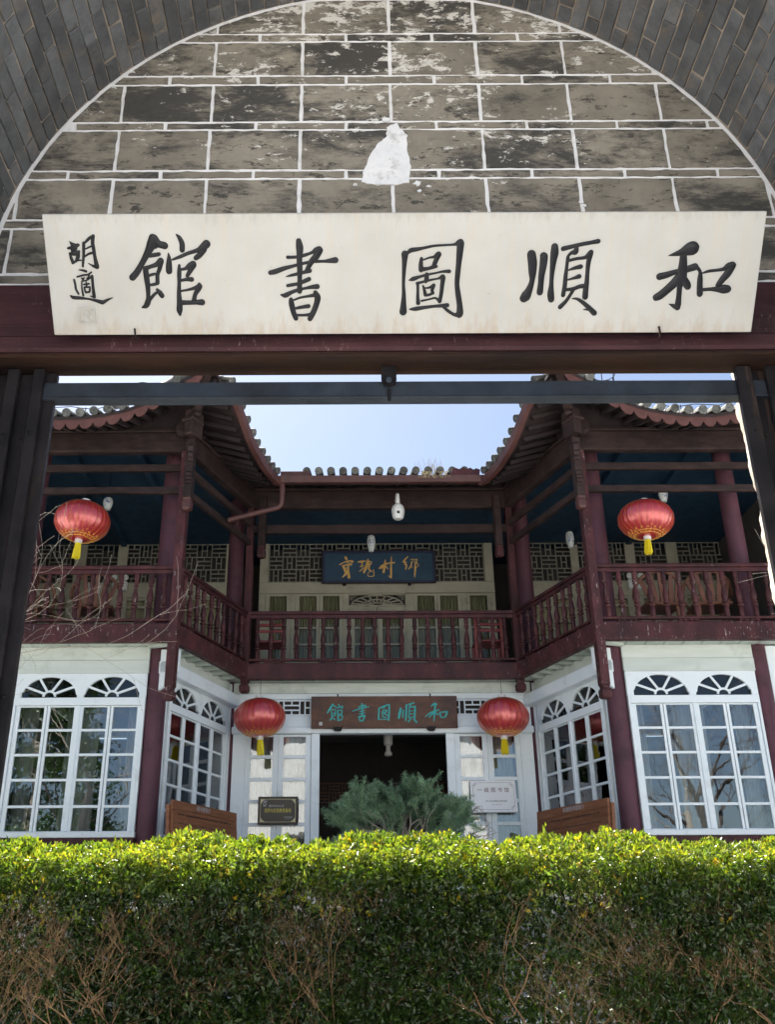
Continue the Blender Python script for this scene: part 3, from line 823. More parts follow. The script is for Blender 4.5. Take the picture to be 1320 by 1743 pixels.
TEAL={
 '和':'722,87,8.6 775,121,15.4 800,111,13.7|631,-72,6.8 710,-13,12.0 831,30,12.0|783,108,12.0 770,4,15.4 757,-132,8.5|762,-4,12.0 691,-72,11.9|778,-13,12.0 820,-39,11.9|847,-13,12.0 861,-73,11.9|855,-5,8.5 958,4,12.0|958,-5,13.7 921,-73,11.9 861,-82,8.5',
 '順':'268,50,17.1 249,-28,18.8 239,-87,15.3|304,24,12.0 298,-79,11.9|354,101,13.7 348,-11,13.7 340,-122,11.9|380,109,10.3 467,135,12.0|423,109,10.3 397,75,8.6|396,66,10.3 387,-88,10.2|405,66,8.6 482,83,12.0|482,74,13.7 472,-97,13.6|403,15,6.8 469,23,6.8|402,-28,6.8 467,-25,6.8|397,-83,8.5 469,-71,8.5|417,-97,10.2 379,-139,11.9|460,-106,11.9 497,-148,15.3',
 '圖':'-54,51,12.0 -63,-103,13.6|-49,60,8.6 29,90,12.0 98,111,12.0|98,107,13.7 95,-10,13.7 85,-116,13.6|-6,59,8.6 32,69,8.6|10,25,10.3 -11,-13,10.2|10,25,8.5 65,25,10.3 27,-18,10.2 -8,-47,8.5|10,-1,8.5 69,-53,10.2|-8,-64,8.5 46,-82,10.2|-56,-105,6.8 76,-106,6.8',
 '書':'-305,121,13.7 -301,9,12.0 -306,-42,11.9|-451,13,5.1 -365,44,10.3 -203,81,6.8|-357,78,8.6 -254,98,12.0 -263,60,8.6|-340,9,6.8 -263,26,6.8|-349,-25,6.8 -263,-12,6.8|-358,-68,10.2 -264,-51,11.9|-264,-60,11.9 -290,-114,11.9|-349,-76,11.9 -333,-124,11.9 -290,-124,10.2',
 '館':'-742,118,15.4 -776,63,15.4 -818,-6,12.0|-733,106,12.0 -682,71,8.6|-767,37,8.6 -708,45,8.6|-759,11,10.3 -750,-75,11.9 -775,-109,11.9|-699,28,8.5 -707,-41,10.2 -758,-49,8.5|-750,-15,6.8 -707,-10,6.8|-733,-83,8.5 -704,-109,10.2|-653,114,10.3 -648,93,10.3|-677,62,8.6 -596,88,12.0 -605,59,10.3|-665,28,12.0 -659,-118,13.6|-656,28,8.5 -605,28,10.3 -613,-24,8.5 -656,-24,6.8|-653,-49,6.8 -601,-44,10.2 -608,-106,10.2 -653,-113,10.2',
}

# ------------------------------------------------------------------ the big white name board
PT = Vector((0, -0.325, 0.339)).normalized()
PN = Vector((0, -PT.z, PT.y))                       # outward, towards the viewer and down
PO = Vector((0.2085, 3.3, 3.786))


def plq(x, y, h=0.0):
    return PO + Vector((1, 0, 0)) * x + PT * y + PN * h


plm, n, l, p = new_mat('cream_streaked_board')
pos = n.new('ShaderNodeNewGeometry').outputs['Position']
c = ramp(n, l, noise(n, l, pos, 3, 5), [(0.3, (0.50, 0.49, 0.46)), (0.7, (0.585, 0.58, 0.555))])
s1 = ramp(n, l, noise(n, l, stretch(n, l, pos, (9, 0.5, 0.5)), 5, 8, 0.7), [(0.5, 0), (0.68, 1)])
m1 = n.new('ShaderNodeMath')
m1.operation = 'MULTIPLY'
m1.inputs[1].default_value = 0.28
l.new(s1, m1.inputs[0])
c = mixc(n, l, m1.outputs[0], c, (0.62, 0.49, 0.33))
c = mixc(n, l, ramp(n, l, noise(n, l, pos, 70, 4, 0.6), [(0.715, 0), (0.74, 0.7)]), c, (0.2, 0.15, 0.11))
sep = n.new('ShaderNodeSeparateXYZ')
l.new(pos, sep.inputs[0])
for z0, z1, col_, sc_ in ((3.90, 3.78, (0.40, 0.27, 0.15), 9), (4.07, 4.13, (0.36, 0.33, 0.28), 14)):      # rusty drip stains at the foot, dust along the top
    g = n.new('ShaderNodeMapRange')
    g.inputs[1].default_value = z0
    g.inputs[2].default_value = z1
    g.inputs[3].default_value = 0.0
    g.inputs[4].default_value = 0.42
    l.new(sep.outputs[2], g.inputs[0])
    ad = n.new('ShaderNodeMath')
    ad.operation = 'ADD'
    l.new(g.outputs[0], ad.inputs[0])
    l.new(noise(n, l, stretch(n, l, pos, (3, 1, 0.7)), sc_, 8, 0.7), ad.inputs[1])
    c = mixc(n, l, ramp(n, l, ad.outputs[0], [(0.74, 0), (0.98, 0.4)]), c, col_)
l.new(c, p.inputs['Base Color'])
p.inputs['Roughness'].default_value = 0.42
b = n.new('ShaderNodeBump')
b.inputs['Strength'].default_value = 0.12
b.inputs['Distance'].default_value = 0.004
l.new(noise(n, l, stretch(n, l, pos, (14, 0.5, 0.5)), 6, 5), b.inputs['Height'])
l.new(b.outputs[0], p.inputs['Normal'])

board = thing('name_board', 'long cream white board with five large black brush characters over the gate', 'sign', PO)
MB().prism([(-1.4165, 0), (1.4165, 0), (1.4165, 0.4696), (-1.4165, 0.4696)], lambda a, b_, d: plq(a, b_, d), -0.032, 0.0).build('board', plm, board, bevel=0.004, seg=2)
WHICH = {'和': 'large black character at the right end of the board', '順': 'large black character second from the right', '圖': 'large black boxed character in the middle',
         '書': 'large black character second from the left', '館': 'leftmost of the large black characters', '胡': 'upper small black signature character', '適': 'lower small black signature character'}
for ch, st in INK.items():
    mb = MB()
    for s in st.split('|'):
        brush(mb, s, lambda x, y, h: plq(x, y, h + 0.0006))
    o = mb.build('carved_character', BLACKINK, board, smooth=60)
    o['label'] = WHICH[ch]
seal = MB()
seal.prism([(-1.306, 0.048), (-1.241, 0.048), (-1.241, 0.108), (-1.306, 0.108)], lambda a, b_, d: plq(a, b_, d), 0.0005, 0.0022)
for a0, a1, b0, b1 in ((-1.306, -1.241, 0.048, 0.052), (-1.306, -1.241, 0.104, 0.108), (-1.306, -1.302, 0.0521, 0.1039), (-1.245, -1.241, 0.0521, 0.1039)):
    seal.prism([(a0, b0), (a1, b0), (a1, b1), (a0, b1)], lambda a, b_, d: plq(a, b_, d), 0.0023, 0.0075)
for k in range(16):
    a, b_ = random.uniform(-1.299, -1.255), random.uniform(0.054, 0.1)
    w_, h_ = random.choice([(0.012, 0.003), (0.003, 0.012), (0.009, 0.003)])
    seal.prism([(a, b_), (a + w_, b_), (a + w_, b_ + h_), (a, b_ + h_)], lambda aa, bb, d: plq(aa, bb, d), 0.0022, 0.0065 + 0.0004 * k / 16)
tag(seal.build('seal', plm, board), kind='stuff')
for x, y in ((-1.087, 0.013), (1.037, 0.013)):
    q0, q1 = plq(x, y + 0.012, 0.003), plq(x + 0.006, y - 0.03, 0.006)
    MB().tube([q0, (q0 + q1) / 2 + PN * 0.012, q1], [0.0045, 0.004, 0.004], 6).build('nail', IRON, board)

# ------------------------------------------------------------------ the library: a main front between two splayed wings
XC = 0.437
lib = thing('library_building', 'two-storey timber library with maroon balconies, white windows and upturned tiled eaves', 'building', (XC, 14.5, 2.05))
sx = lambda s, r: XC + s * r
RING = [(7.6, 12.25), (2.78, 12.25), (2.05, 14.2)]          # balcony line (distance from the axis, depth)
FL, CE = 5.42, 8.33                                         # upper floor and veranda ceiling


def both(f):
    for s in (-1, 1):
        f(s)


def wallM(s, a, b, off=0.0):
    """local frame of a wall from (ra,ya) to (rb,yb): x along the wall, y into the building, z up; origin mid-wall"""
    A, B = Vector((sx(s, a[0]), a[1], 0)), Vector((sx(s, b[0]), b[1], 0))
    if A.x > B.x:
        A, B = B, A
    d = (B - A).normalized()
    n_ = Vector((-d.y, d.x, 0))
    o = (A + B) / 2 + n_ * off
    return Matrix(((d.x, n_.x, 0, o.x), (d.y, n_.y, 0, o.y), (0, 0, 1, 0), (0, 0, 0, 1))), (B - A).length


# columns
cm = MB().lathe([(0.15, 2.052), (0.15, 2.12), (0.135, 2.16), (0.13, 5.0), (0.125, 8.32)], n=20).mesh('column', COLUMN, smooth=40)
both(lambda s: [inst('column', cm, lib, T3((sx(s, r), y, 0))) for r, y in ((3.03, 12.66), (4.97, 12.66), (2.32, 14.62))])

# one bay of casement windows with fan lights, shared by all four faces of the wings
PX = [(-0.76, -0.45), (-0.37, -0.06), (0.06, 0.37), (0.45, 0.76)]
PZ = [(2.872, 3.150), (3.182, 3.473), (3.505, 3.786), (3.818, 4.099), (4.131, 4.411)]
CACHE = {}


def cached(key, fn):
    if key not in CACHE:
        CACHE[key] = fn()
    return CACHE[key]


def fan_panel():
    mb = MB()
    xs = np.linspace(-0.855, 0.855, 121)
    def low(x):
        for c in (-0.41, 0.41):
            t = (x - c) / 0.355
            if abs(t) < 1:
                return 4.548 + 0.262 * math.sqrt(1 - t * t)
        return 4.535
    for a, b in zip(xs[:-1], xs[1:]):
        za, zb = low(a), low(b)
        if (za > 4.54) != (zb > 4.54):
            za = zb = max(za, zb) if max(za, zb) < 4.62 else min(max(za, 4.548), max(zb, 4.548))
        vs = [(a, -0.02, za), (b, -0.02, zb), (b, -0.02, 4.852), (a, -0.02, 4.852), (a, 0.03, za), (b, 0.03, zb), (b, 0.03, 4.852), (a, 0.03, 4.852)]
        mb.add(vs, [(0, 1, 2, 3), (7, 6, 5, 4), (0, 4, 5, 1)])
    return mb.mesh('fan_panel', WHITE)


def fan_spokes():
    mb = MB()
    for c in (0.0,):
        for a in (30, 66, 90 + 24, 150):
            t = rad(a)
            p0 = (c + 0.075 * math.cos(t), 0.0, 4.556 + 0.068 * math.sin(t))
            p1 = (c + 0.36 * math.cos(t), 0.0, 4.548 + 0.266 * math.sin(t))
            mb.bar(p0, p1, 0.03, 0.018, (0, 1, 0))
        arc_ = [(c + 0.078 * math.cos(rad(a)), 0.001, 4.552 + 0.07 * math.sin(rad(a))) for a in range(0, 181, 20)]
        for u, v in zip(arc_[:-1], arc_[1:]):
            mb.bar(u, v, 0.028, 0.018, (0, 1, 0))
    return mb.mesh('fan_spokes', WHITE)


def sash(k):
    x0, x1 = PX[k]
    ol, orr = (0.058, 0.035) if k % 2 == 0 else (0.035, 0.058)
    mb = MB()
    mb.box(x0 - ol, x0, -0.012, 0.026, 2.862, 4.428).box(x1, x1 + orr, -0.012, 0.026, 2.862, 4.428)
    zs = [(2.862, 2.872)] + [(PZ[i][1], PZ[i + 1][0]) for i in range(4)] + [(4.411, 4.428)]
    for i, (a, b) in enumerate(zs):
        d = 0.002 if 0 < i < 5 else 0.001
        mb.box(x0 - 0.001, x1 + 0.001, -0.012 + d, 0.026 - d, a, b)
    return mb.mesh('sash', WHITE, bevel=0.003)


def bay_frame():
    mb = MB()
    mb.box(-0.855, -0.822, -0.03, 0.05, 2.80, 4.535).box(0.822, 0.855, -0.03, 0.05, 2.80, 4.535)
    mb.box(-0.022, 0.022, -0.028, 0.05, 2.865, 4.43)
    mb.box(-0.822, 0.822, -0.034, 0.05, 4.432, 4.533)
    mb.box(-0.868, 0.868, -0.06, 0.05, 2.79, 2.858)
    return mb.mesh('frame', WHITE, bevel=0.004)


def window_bay(M):
    w = inst('window', cached('bay', bay_frame), lib, M)
    inst('fanlight_panel', cached('fan', fan_panel), w, M)
    for k in range(4):
        inst('sash', cached('sash%d' % k, lambda: sash(k)), w, M)
        for i, (z0, z1) in enumerate(PZ):
            x0, x1 = PX[k]
            tl = M @ T3(((x0 + x1) / 2, 0.007, (z0 + z1) / 2)) @ Matrix.Rotation(rad(random.uniform(-0.5, 0.5)), 4, 'X') @ Matrix.Rotation(rad(random.uniform(-0.5, 0.5)), 4, 'Z')
            inst('pane', cached('pane', lambda: MB().box(-0.158, 0.158, -0.002, 0.002, -0.147, 0.147).mesh('pane', GLASS)), w, tl)
    for c in (-0.41, 0.41):
        inst('fanlight_spokes', cached('spk', fan_spokes), w, M @ T3((c, 0, 0)))
        inst('fanlight_pane', cached('fpane', lambda: MB().box(-0.36, 0.36, -0.002, 0.002, 4.54, 4.83).mesh('fanlight_pane', DARKGLASS)), w, M @ T3((c, 0.016, 0)))
    # clapboards above, maroon dado below
    for k, (z0, z1) in enumerate(((4.854, 5.03), (5.032, 5.215))):
        inst('board', cached('cb%d' % k, lambda: MB().box(-0.868, 0.868, -0.035 + 0.012 * k, 0.03, z0, z1).mesh('board', BOARDSHADE, bevel=0.006)), lib, M)
    inst('sill_beam', cached('sb', lambda: MB().box(-0.868, 0.868, -0.09, 0.05, 2.70, 2.785).mesh('sill_beam', MAROON, bevel=0.006)), lib, M)
    inst('dado', cached('dd', lambda: MB().box(-0.868, 0.868, -0.03, 0.05, 2.052, 2.698).mesh('dado', MAROON)), lib, M)


def wing_windows(s):
    Mf, _ = wallM(s, (4.97, 12.66), (3.03, 12.66), -0.10)
    window_bay(Mf)
    Ms, L = wallM(s, (3.03, 12.66), (2.32, 14.62), 0.0)
    Ms = Ms @ T3((0, -0.07, 0))
    window_bay(Ms)
    # filler strips beside the columns, the fat white string board and its bracket end at the corner
    for e in (-1, 1):
        inst('corner_strip', cached('cs', lambda: MB().box(-0.04, 0.04, -0.02, 0.04, 2.79, 5.2).mesh('corner_strip', WHITE, bevel=0.004)), lib, Ms @ T3((e * (L / 2 - 0.1), 0, 0)))
    near = -1 if (Ms @ Vector((-1, 0, 0))).y < (Ms @ Vector((1, 0, 0))).y else 1
    x0, x1 = (-L / 2 - 0.12, L / 2 - 0.02) if near < 0 else (-L / 2 + 0.02, L / 2 + 0.12)
    MB().box(x0, x1, -0.16, 0.0, 4.84, 5.02).build('string_board', WHITE, lib, Ms, bevel=0.02, seg=2)
    xb = x0 if near < 0 else x1 - 0.05
    MB().prism([(-0.30, 4.86), (-0.30, 5.15), (-0.02, 5.17), (-0.02, 4.62), (-0.10, 4.66), (-0.14, 4.74), (-0.24, 4.78)], lambda a, b, d: (d, a, b), xb, xb + 0.05).build('bracket', WHITE, lib, Ms, bevel=0.006)


both(wing_windows)


def room_curtains(s):
    for a, b in ((3.2, 3.42), (3.78, 4.22), (4.6, 4.82)):
        cu = MB()
        for k in range(25):
            r = a + (b - a) * k / 24
            y = 12.86 + 0.025 * math.sin(k * 0.9) + 0.012 * math.sin(k * 0.31)
            cu.v += [(sx(s, r), y, 2.6), (sx(s, r), y, 4.5)]
        for k in range(24):
            cu.f.append((2 * k, 2 * k + 2, 2 * k + 3, 2 * k + 1))
        cu.build('curtain', CURTAIN2, lib, smooth=80)


both(room_curtains)

# interiors: hall behind the doors and the wing rooms, with boarded ceiling
inn = MB()
inn.box(sx(-1, 5.5), sx(1, 5.5), 18.6, 18.7, 2.06, 5.2)
inn.box(sx(-1, 2.42), sx(-1, 2.36), 14.7, 18.59, 2.06, 5.2).box(sx(1, 2.36), sx(1, 2.42), 14.7, 18.59, 2.06, 5.2)
inn.box(sx(-1, 5.52), sx(-1, 5.44), 12.6, 18.59, 2.06, 5.2).box(sx(1, 5.44), sx(1, 5.52), 12.6, 18.59, 2.06, 5.2)
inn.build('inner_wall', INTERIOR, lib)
boxo('outer_front', WHITE, lib, sx(-1, 7.6), sx(-1, 5.06), 12.56, 12.62, 2.06, 5.2)
boxo('outer_front', WHITE, lib, sx(1, 5.06), sx(1, 7.6), 12.56, 12.62, 2.06, 5.2)
for k in range(16):
    y = 14.75 + 0.24 * k
    boxo('ceiling_board', INTERIOR2, lib, sx(-1, 2.34), sx(1, 2.34), y, y + 0.215, 5.10 + 0.004 * (k % 2), 5.16, bevel=0.006)
hl = MB()


def lattice(mb, x0, x1, z0, z1, y, cell, t=0.02, d=0.02, seed=1, M=None):
    """basket-weave fretwork: blocks of upright slots alternating with blocks of level slots"""
    nx = max(1, round((x1 - x0) / cell))
    nz = max(1, round((z1 - z0) / cell))
    cw, chh = (x1 - x0) / nx, (z1 - z0) / nz
    for i in range(nx + 1):
        x = x0 + i * cw
        mb.box(x - t / 2, x + t / 2, y - d / 2, y + d / 2, z0, z1, M)
    for k in range(nz + 1):
        z = z0 + k * chh
        mb.box(x0, x1, y - d / 2 + 0.001, y + d / 2 - 0.001, z - t / 2, z + t / 2, M)
    for i in range(nx):
        for k in range(nz):
            a, c = x0 + i * cw, z0 + k * chh
            if (i + k + seed) % 2:
                for q_ in (1 / 3, 2 / 3):
                    mb.box(a + cw * q_ - t / 2, a + cw * q_ + t / 2, y - d / 2 + 0.002, y + d / 2 - 0.002, c, c + chh, M)
                mb.box(a + cw / 3, a + 2 * cw / 3, y - d / 2 + 0.003, y + d / 2 - 0.003, c + chh * 0.5 - t / 2, c + chh * 0.5 + t / 2, M)
            else:
                for q_ in (1 / 3, 2 / 3):
                    mb.box(a, a + cw, y - d / 2 + 0.002, y + d / 2 - 0.002, c + chh * q_ - t / 2, c + chh * q_ + t / 2, M)
                mb.box(a + cw * 0.5 - t / 2, a + cw * 0.5 + t / 2, y - d / 2 + 0.003, y + d / 2 - 0.003, c, c + chh / 3, M)
                mb.box(a + cw * 0.5 - t / 2, a + cw * 0.5 + t / 2, y - d / 2 + 0.003, y + d / 2 - 0.003, c + 2 * chh / 3, c + chh, M)
    return mb


lattice(hl, sx(-1, 1.6), sx(-1, 0.35), 4.02, 4.36, 18.56, 0.17, 0.014, 0.02)
lattice(hl, sx(1, 0.35), sx(1, 1.6), 4.02, 4.36, 18.56, 0.17, 0.014, 0.02)
tag(hl.build('inner_lattice', CHAIRWOOD, lib), kind='stuff')

# ---- ground floor front of the main hall
YM = 14.5
boxo('top_beam', BOARDSHADE, lib, sx(-1, 2.24), sx(1, 2.24), YM - 0.02, YM + 0.08, 5.05, 5.215, bevel=0.006)
boxo('head_beam', WHITE, lib, sx(-1, 2.24), sx(1, 2.24), YM - 0.07, YM + 0.08, 4.445, 4.545, bevel=0.012)
boxo('frieze_panel', WHITE, lib, sx(-1, 2.22), sx(1, 2.22), YM, YM + 0.06, 4.547, 4.72, bevel=0.003)
boxo('frieze_rail', WHITE, lib, sx(-1, 2.22), sx(1, 2.22), YM - 0.012, YM + 0.07, 4.965, 5.048, bevel=0.004)


def hall_side(s):
    mb = MB()
    xa, xb = sorted((sx(s, 1.0), sx(s, 1.72)))
    lattice(mb, xa, xb, 4.735, 4.95, YM + 0.02, 0.215, 0.02, 0.025, 1)
    tag(mb.build('frieze_lattice', WHITE, lib), kind='stuff')
    boxo('frieze_stile', WHITE, lib, *sorted((sx(s, 1.735), sx(s, 2.22))), YM + 0.002, YM + 0.06, 4.722, 4.963)
    boxo('frieze_back', INTERIOR, lib, *sorted((sx(s, 0.95), sx(s, 1.74))), YM + 0.09, YM + 0.11, 4.722, 4.963)
    boxo('wall_panel', WHITE, lib, *sorted((sx(s, 2.03), sx(s, 2.22))), YM, YM + 0.05, 2.053, 4.443)
    boxo('door_jamb', WHITE, lib, *sorted((sx(s, 0.935), sx(s, 1.055))), YM - 0.03, YM + 0.06, 2.053, 4.443)
    for r0, r1, g0, g1 in ((1.545, 2.028, 1.623, 1.95), (1.058, 1.541, 1.141, 1.468)):
        mb = MB()
        A = lambda ra, rb, z0, z1, e=0.0: mb.box(*sorted((sx(s, ra), sx(s, rb))), YM + e, YM + 0.042 - e, z0, z1)
        A(r0, g0, 2.06, 4.44)
        A(g1, r1, 2.06, 4.44)
        zz = [(4.407, 4.44), (4.09, 4.141), (3.77, 3.82), (3.457, 3.506), (3.14, 3.189), (2.75, 2.872), (2.06, 2.15)]
        for a, b in zz:
            A(g0 - 0.001, g1 + 0.001, a, b, 0.002)
        A(g0 - 0.001, g1 + 0.001, 2.15, 2.75, 0.012)
        d = mb.build('door_leaf', WHITE, lib, bevel=0.003)
        for i in range(5):
            z0, z1 = zz[i + 1][1], zz[i][0]
            MB().box(-(g1 - g0) / 2, (g1 - g0) / 2, -0.002, 0.002, z0, z1).build('pane', GLASS, d, T3((sx(s, (g0 + g1) / 2), YM + 0.02, 0)) @ Matrix.Rotation(rad(random.uniform(-0.6, 0.6)), 4, 'Z'))
        # pale curtain hanging behind the leaf
        cu = MB()
        nn = 40
        for k in range(nn + 1):
            r = g0 + 0.02 + (g1 - g0 - 0.04) * k / nn
            if k % 40 > 31:
                r = g0 + 0.02 + (g1 - g0 - 0.04) * 31 / nn
            y = YM + 0.14 + 0.02 * math.sin(k * 0.62)
            cu.v += [(sx(s, r), y, 2.3), (sx(s, r), y, 4.43)]
        for k in range(nn):
            cu.f.append((2 * k, 2 * k + 2, 2 * k + 3, 2 * k + 1))
        cu.build('curtain', CURTAIN2, d, smooth=80)


both(hall_side)
boxo('door_sill', MAROON, lib, sx(-1, 2.2), sx(1, 2.2), YM - 0.05, YM + 0.06, 2.02, 2.058)

# ---- upper floor slab, soffit boards, edge beams
ringpts = [(sx(-1, r), y) for r, y in RING] + [(sx(1, r), y) for r, y in RING[::-1]]
slab = MB().prism([(x, y + 0.05) for x, y in ringpts] + [(sx(1, 7.6), 18.7), (sx(-1, 7.6), 18.7)], lambda a, b, d: (a, b, d), 5.235, FL - 0.02).build('floor_slab', SOFFIT, lib)


def soffits(s):
    A, B = Vector((sx(s, 2.78), 12.25, 0)), Vector((sx(s, 2.05), 14.2, 0))
    nin = Vector((s * 0.936, 0.35, 0))
    for k in range(8):
        p_ = A.lerp(B, (k + 0.35) / 8)
        MB().bar(p_ + nin * 0.07 + Vector((0, 0, 5.205)), p_ + nin * 0.42 + Vector((0, 0, 5.205)), 0.07, 0.055).build('joist', SOFFIT, slab, bevel=0.004)
    for k in range(12):
        x = sx(s, 2.95 + 0.25 * k)
        boxo('soffit_board', SOFFIT, slab, min(x, x + s * 0.24), max(x, x + s * 0.24), 12.32, 12.56, 5.216, 5.233, bevel=0.004)


both(soffits)
for k in range(16):
    x = sx(-1, 2.0) + 0.25 * k
    boxo('soffit_board', SOFFIT, slab, x, x + 0.24, 14.27, 14.47, 5.216, 5.233, bevel=0.004)


def segs(s):
    P = [Vector((sx(s, r), y, 0)) for r, y in RING]
    return [(P[0], P[1]), (P[1], P[2])]


SEG = [('wing', a, b) for s in (-1, 1) for a, b in segs(s)[:1]] + [('side', a, b) for s in (-1, 1) for a, b in segs(s)[1:]]
SEG.append(('main', Vector((sx(-1, 2.05), 14.2, 0)), Vector((sx(1, 2.05), 14.2, 0))))
Z = lambda z: Vector((0, 0, z))

# turned baluster, 0.63 m
bp = [(0.026, 0), (0.028, 0.005), (0.028, 0.125), (0.022, 0.135), (0.034, 0.15), (0.036, 0.165), (0.026, 0.178), (0.021, 0.185), (0.033, 0.2), (0.034, 0.21), (0.025, 0.225),
      (0.031, 0.25), (0.034, 0.29), (0.03, 0.34), (0.023, 0.40), (0.019, 0.44), (0.021, 0.452), (0.029, 0.46), (0.03, 0.468), (0.021, 0.478), (0.032, 0.495), (0.033, 0.505), (0.023, 0.52), (0.026, 0.53), (0.028, 0.545), (0.028, 0.625), (0.026, 0.63)]
bp = [(0.031 + (r - 0.027) * 1.75, z) for r, z in bp]
balm = [MB().lathe(bp, n=10).mesh('baluster', m_, smooth=50) for m_ in (MAROON, MAROON_WORN)]


def balustrade(kind, a, b):
    d = (b - a).normalized()
    m = MB()
    m.bar(a + Z(6.225), b + Z(6.225), 0.085, 0.05)
    m.bar(a + Z(6.168), b + Z(6.168), 0.05, 0.06)
    m.bar(a + Z(5.49), b + Z(5.49), 0.075, 0.035)
    o = m.build('balustrade', MAROON, lib, bevel=0.012, seg=2)
    L = (b - a).length
    nb = round((L - 0.14) / 0.196)
    for k in range(nb):
        t = 0.07 + (L - 0.14) * (k + 0.5) / nb
        p_ = a + d * t
        inst('baluster', balm[random.random() < (0.5 if kind == 'wing' else 0.15)], o, T3(p_ + Z(5.507)) @ Matrix.Rotation(rad(random.uniform(-1.3, 1.3)), 4, 'Y') @ Matrix.Rotation(random.uniform(0, 6), 4, 'Z'))
    # small fretwork blocks under the bottom rail
    kk = max(2, round(L / 0.8))
    for k in range(kk):
        p_ = a + d * L * (k + 0.5) / kk
        fb = MB()
        for e in (-0.11, -0.04, 0.04, 0.11):
            fb.bar(p_ + d * (e - 0.018) + Z(5.456), p_ + d * (e + 0.018) + Z(5.456), 0.04, 0.036)
        fb.bar(p_ - d * 0.14 + Z(5.462), p_ + d * 0.14 + Z(5.462), 0.03, 0.012)
        fb.build('fret_block', MAROON, o)
    MB().bar(a - d * 0.02 + Z(5.31), b + d * 0.02 + Z(5.31), 0.12, 0.25).build('edge_beam', MAROON_WORN if kind != 'main' else MAROON, lib, bevel=0.02, seg=2)


for sg in SEG:
    balustrade(*sg)


# ---- posts with carved drops, hanging pendants, rails of the veranda
def post(s, r, y, zb, w=0.125):
    x = sx(s, r)
    M = T3((x, y, 0)) @ Matrix.Rotation(s * rad(10), 4, 'Z')
    h = w / 2
    o = MB().box(-h, h, -h, h, zb + 0.17, 8.05).build('post', MAROON_WORN if r > 2.5 else MAROON, lib, M, bevel=0.012, seg=2)
    MB().lathe([(0.05 * 1.41, zb), (0.066 * 1.41, zb + 0.025), (0.068 * 1.41, zb + 0.11), (0.05 * 1.41, zb + 0.13), (0.046 * 1.41, zb + 0.15), (0.062 * 1.41, zb + 0.17)], n=4).build('drop', MAROON_WORN, o, M @ Matrix.Rotation(PI / 4, 4, 'Z'), bevel=0.01)
    return o


both(lambda s: post(s, 2.78, 12.25, 4.42))
both(lambda s: post(s, 2.05, 14.2, 4.99, 0.11))


def pendant(s, r, y, zb, zt, w, scroll):
    x = sx(s, r)
    M = T3((x, y, 0)) @ Matrix.Rotation(s * rad(12), 4, 'Z')
    h = w / 2
    o = MB().box(-h, h, -h, h, zb + 0.19, zt).build('pendant', BROWNWOOD, lib, M, bevel=0.01)
    MB().lathe([(0.04 * 1.41, zb), (0.058 * 1.41, zb + 0.025), (0.06 * 1.41, zb + 0.13), (0.045 * 1.41, zb + 0.15), (0.06 * 1.41, zb + 0.17), (0.06 * 1.41, zb + 0.19)], n=4).build('drop', GUTTER if scroll else MAROON, o, M @ Matrix.Rotation(PI / 4, 4, 'Z'), bevel=0.01)
    if scroll:
        for z0, sc in ((zb + 0.72, 1.0), (zb + 0.38, 0.62)):
            pr = [(-0.06, 0), (-0.06, 0.22 * sc), (-0.13, 0.26 * sc), (-0.18, 0.2 * sc), (-0.16, 0.12 * sc), (-0.19, 0.08 * sc), (-0.17, 0.03 * sc), (-0.12, 0.05 * sc), (-0.1, 0.0)]
            MB().prism(pr, lambda a, b, d: (d, a, z0 + b), -0.04, 0.04).build('scroll', BROWNWOOD, o, M @ Matrix.Rotation(-s * rad(20), 4, 'Z'), bevel=0.006)


both(lambda s: pendant(s, 2.70, 12.10, 7.0, 8.1, 0.12, True))
both(lambda s: pendant(s, 1.86, 14.10, 7.09, 8.15, 0.11, False))
for kind, a, b in SEG:
    if kind == 'wing':
        for z, h in ((7.728, 0.105), (7.378, 0.1)):
            MB().bar(a + Z(z), b + Z(z), 0.07, h).build('tie_rail', BROWNWOOD, lib, bevel=0.008)
    elif kind == 'side':
        MB().bar(a + Z(7.728), b + Z(7.70), 0.07, 0.105).build('tie_rail', BROWNWOOD, lib, bevel=0.008)
        MB().bar(a + Z(7.38), b + Z(7.38), 0.07, 0.1).build('tie_rail', BROWNWOOD, lib, bevel=0.008)
    else:
        MB().bar(a + Z(7.617), b + Z(7.617), 0.08, 0.15).build('tie_rail', BROWNWOOD, lib, bevel=0.01)
    zt = 8.285
    MB().bar(a + Z(8.12), b + Z(8.12), 0.13, 0.30).build('eave_beam', BROWNWOOD, lib, bevel=0.015)
    MB().bar(a + Z(8.297), b + Z(8.297), 0.17, 0.05).build('eave_moulding', BROWNWOOD, lib, bevel=0.01)
# carved corner blocks on the wing beams
both(lambda s: MB().lathe([(0.0, -0.05), (0.10, -0.05), (0.13, 0.0), (0.13, 0.06), (0.09, 0.11), (0.0, 0.11)], n=14).build('corner_boss', BROWNWOOD, lib, T3((sx(s, 2.82), 12.13, 8.28)) @ Matrix.Rotation(PI / 2, 4, 'X'), smooth=40))
both(lambda s: MB().box(-0.07, 0.07, -0.16, 0.1, 8.1, 8.5).box(-0.1, 0.1, -0.2, 0.08, 8.3, 8.36).build('corner_block', BROWNWOOD, lib, T3((sx(s, 2.66), 12.05, 0)) @ Matrix.Rotation(s * rad(28), 4, 'Z'), bevel=0.015))

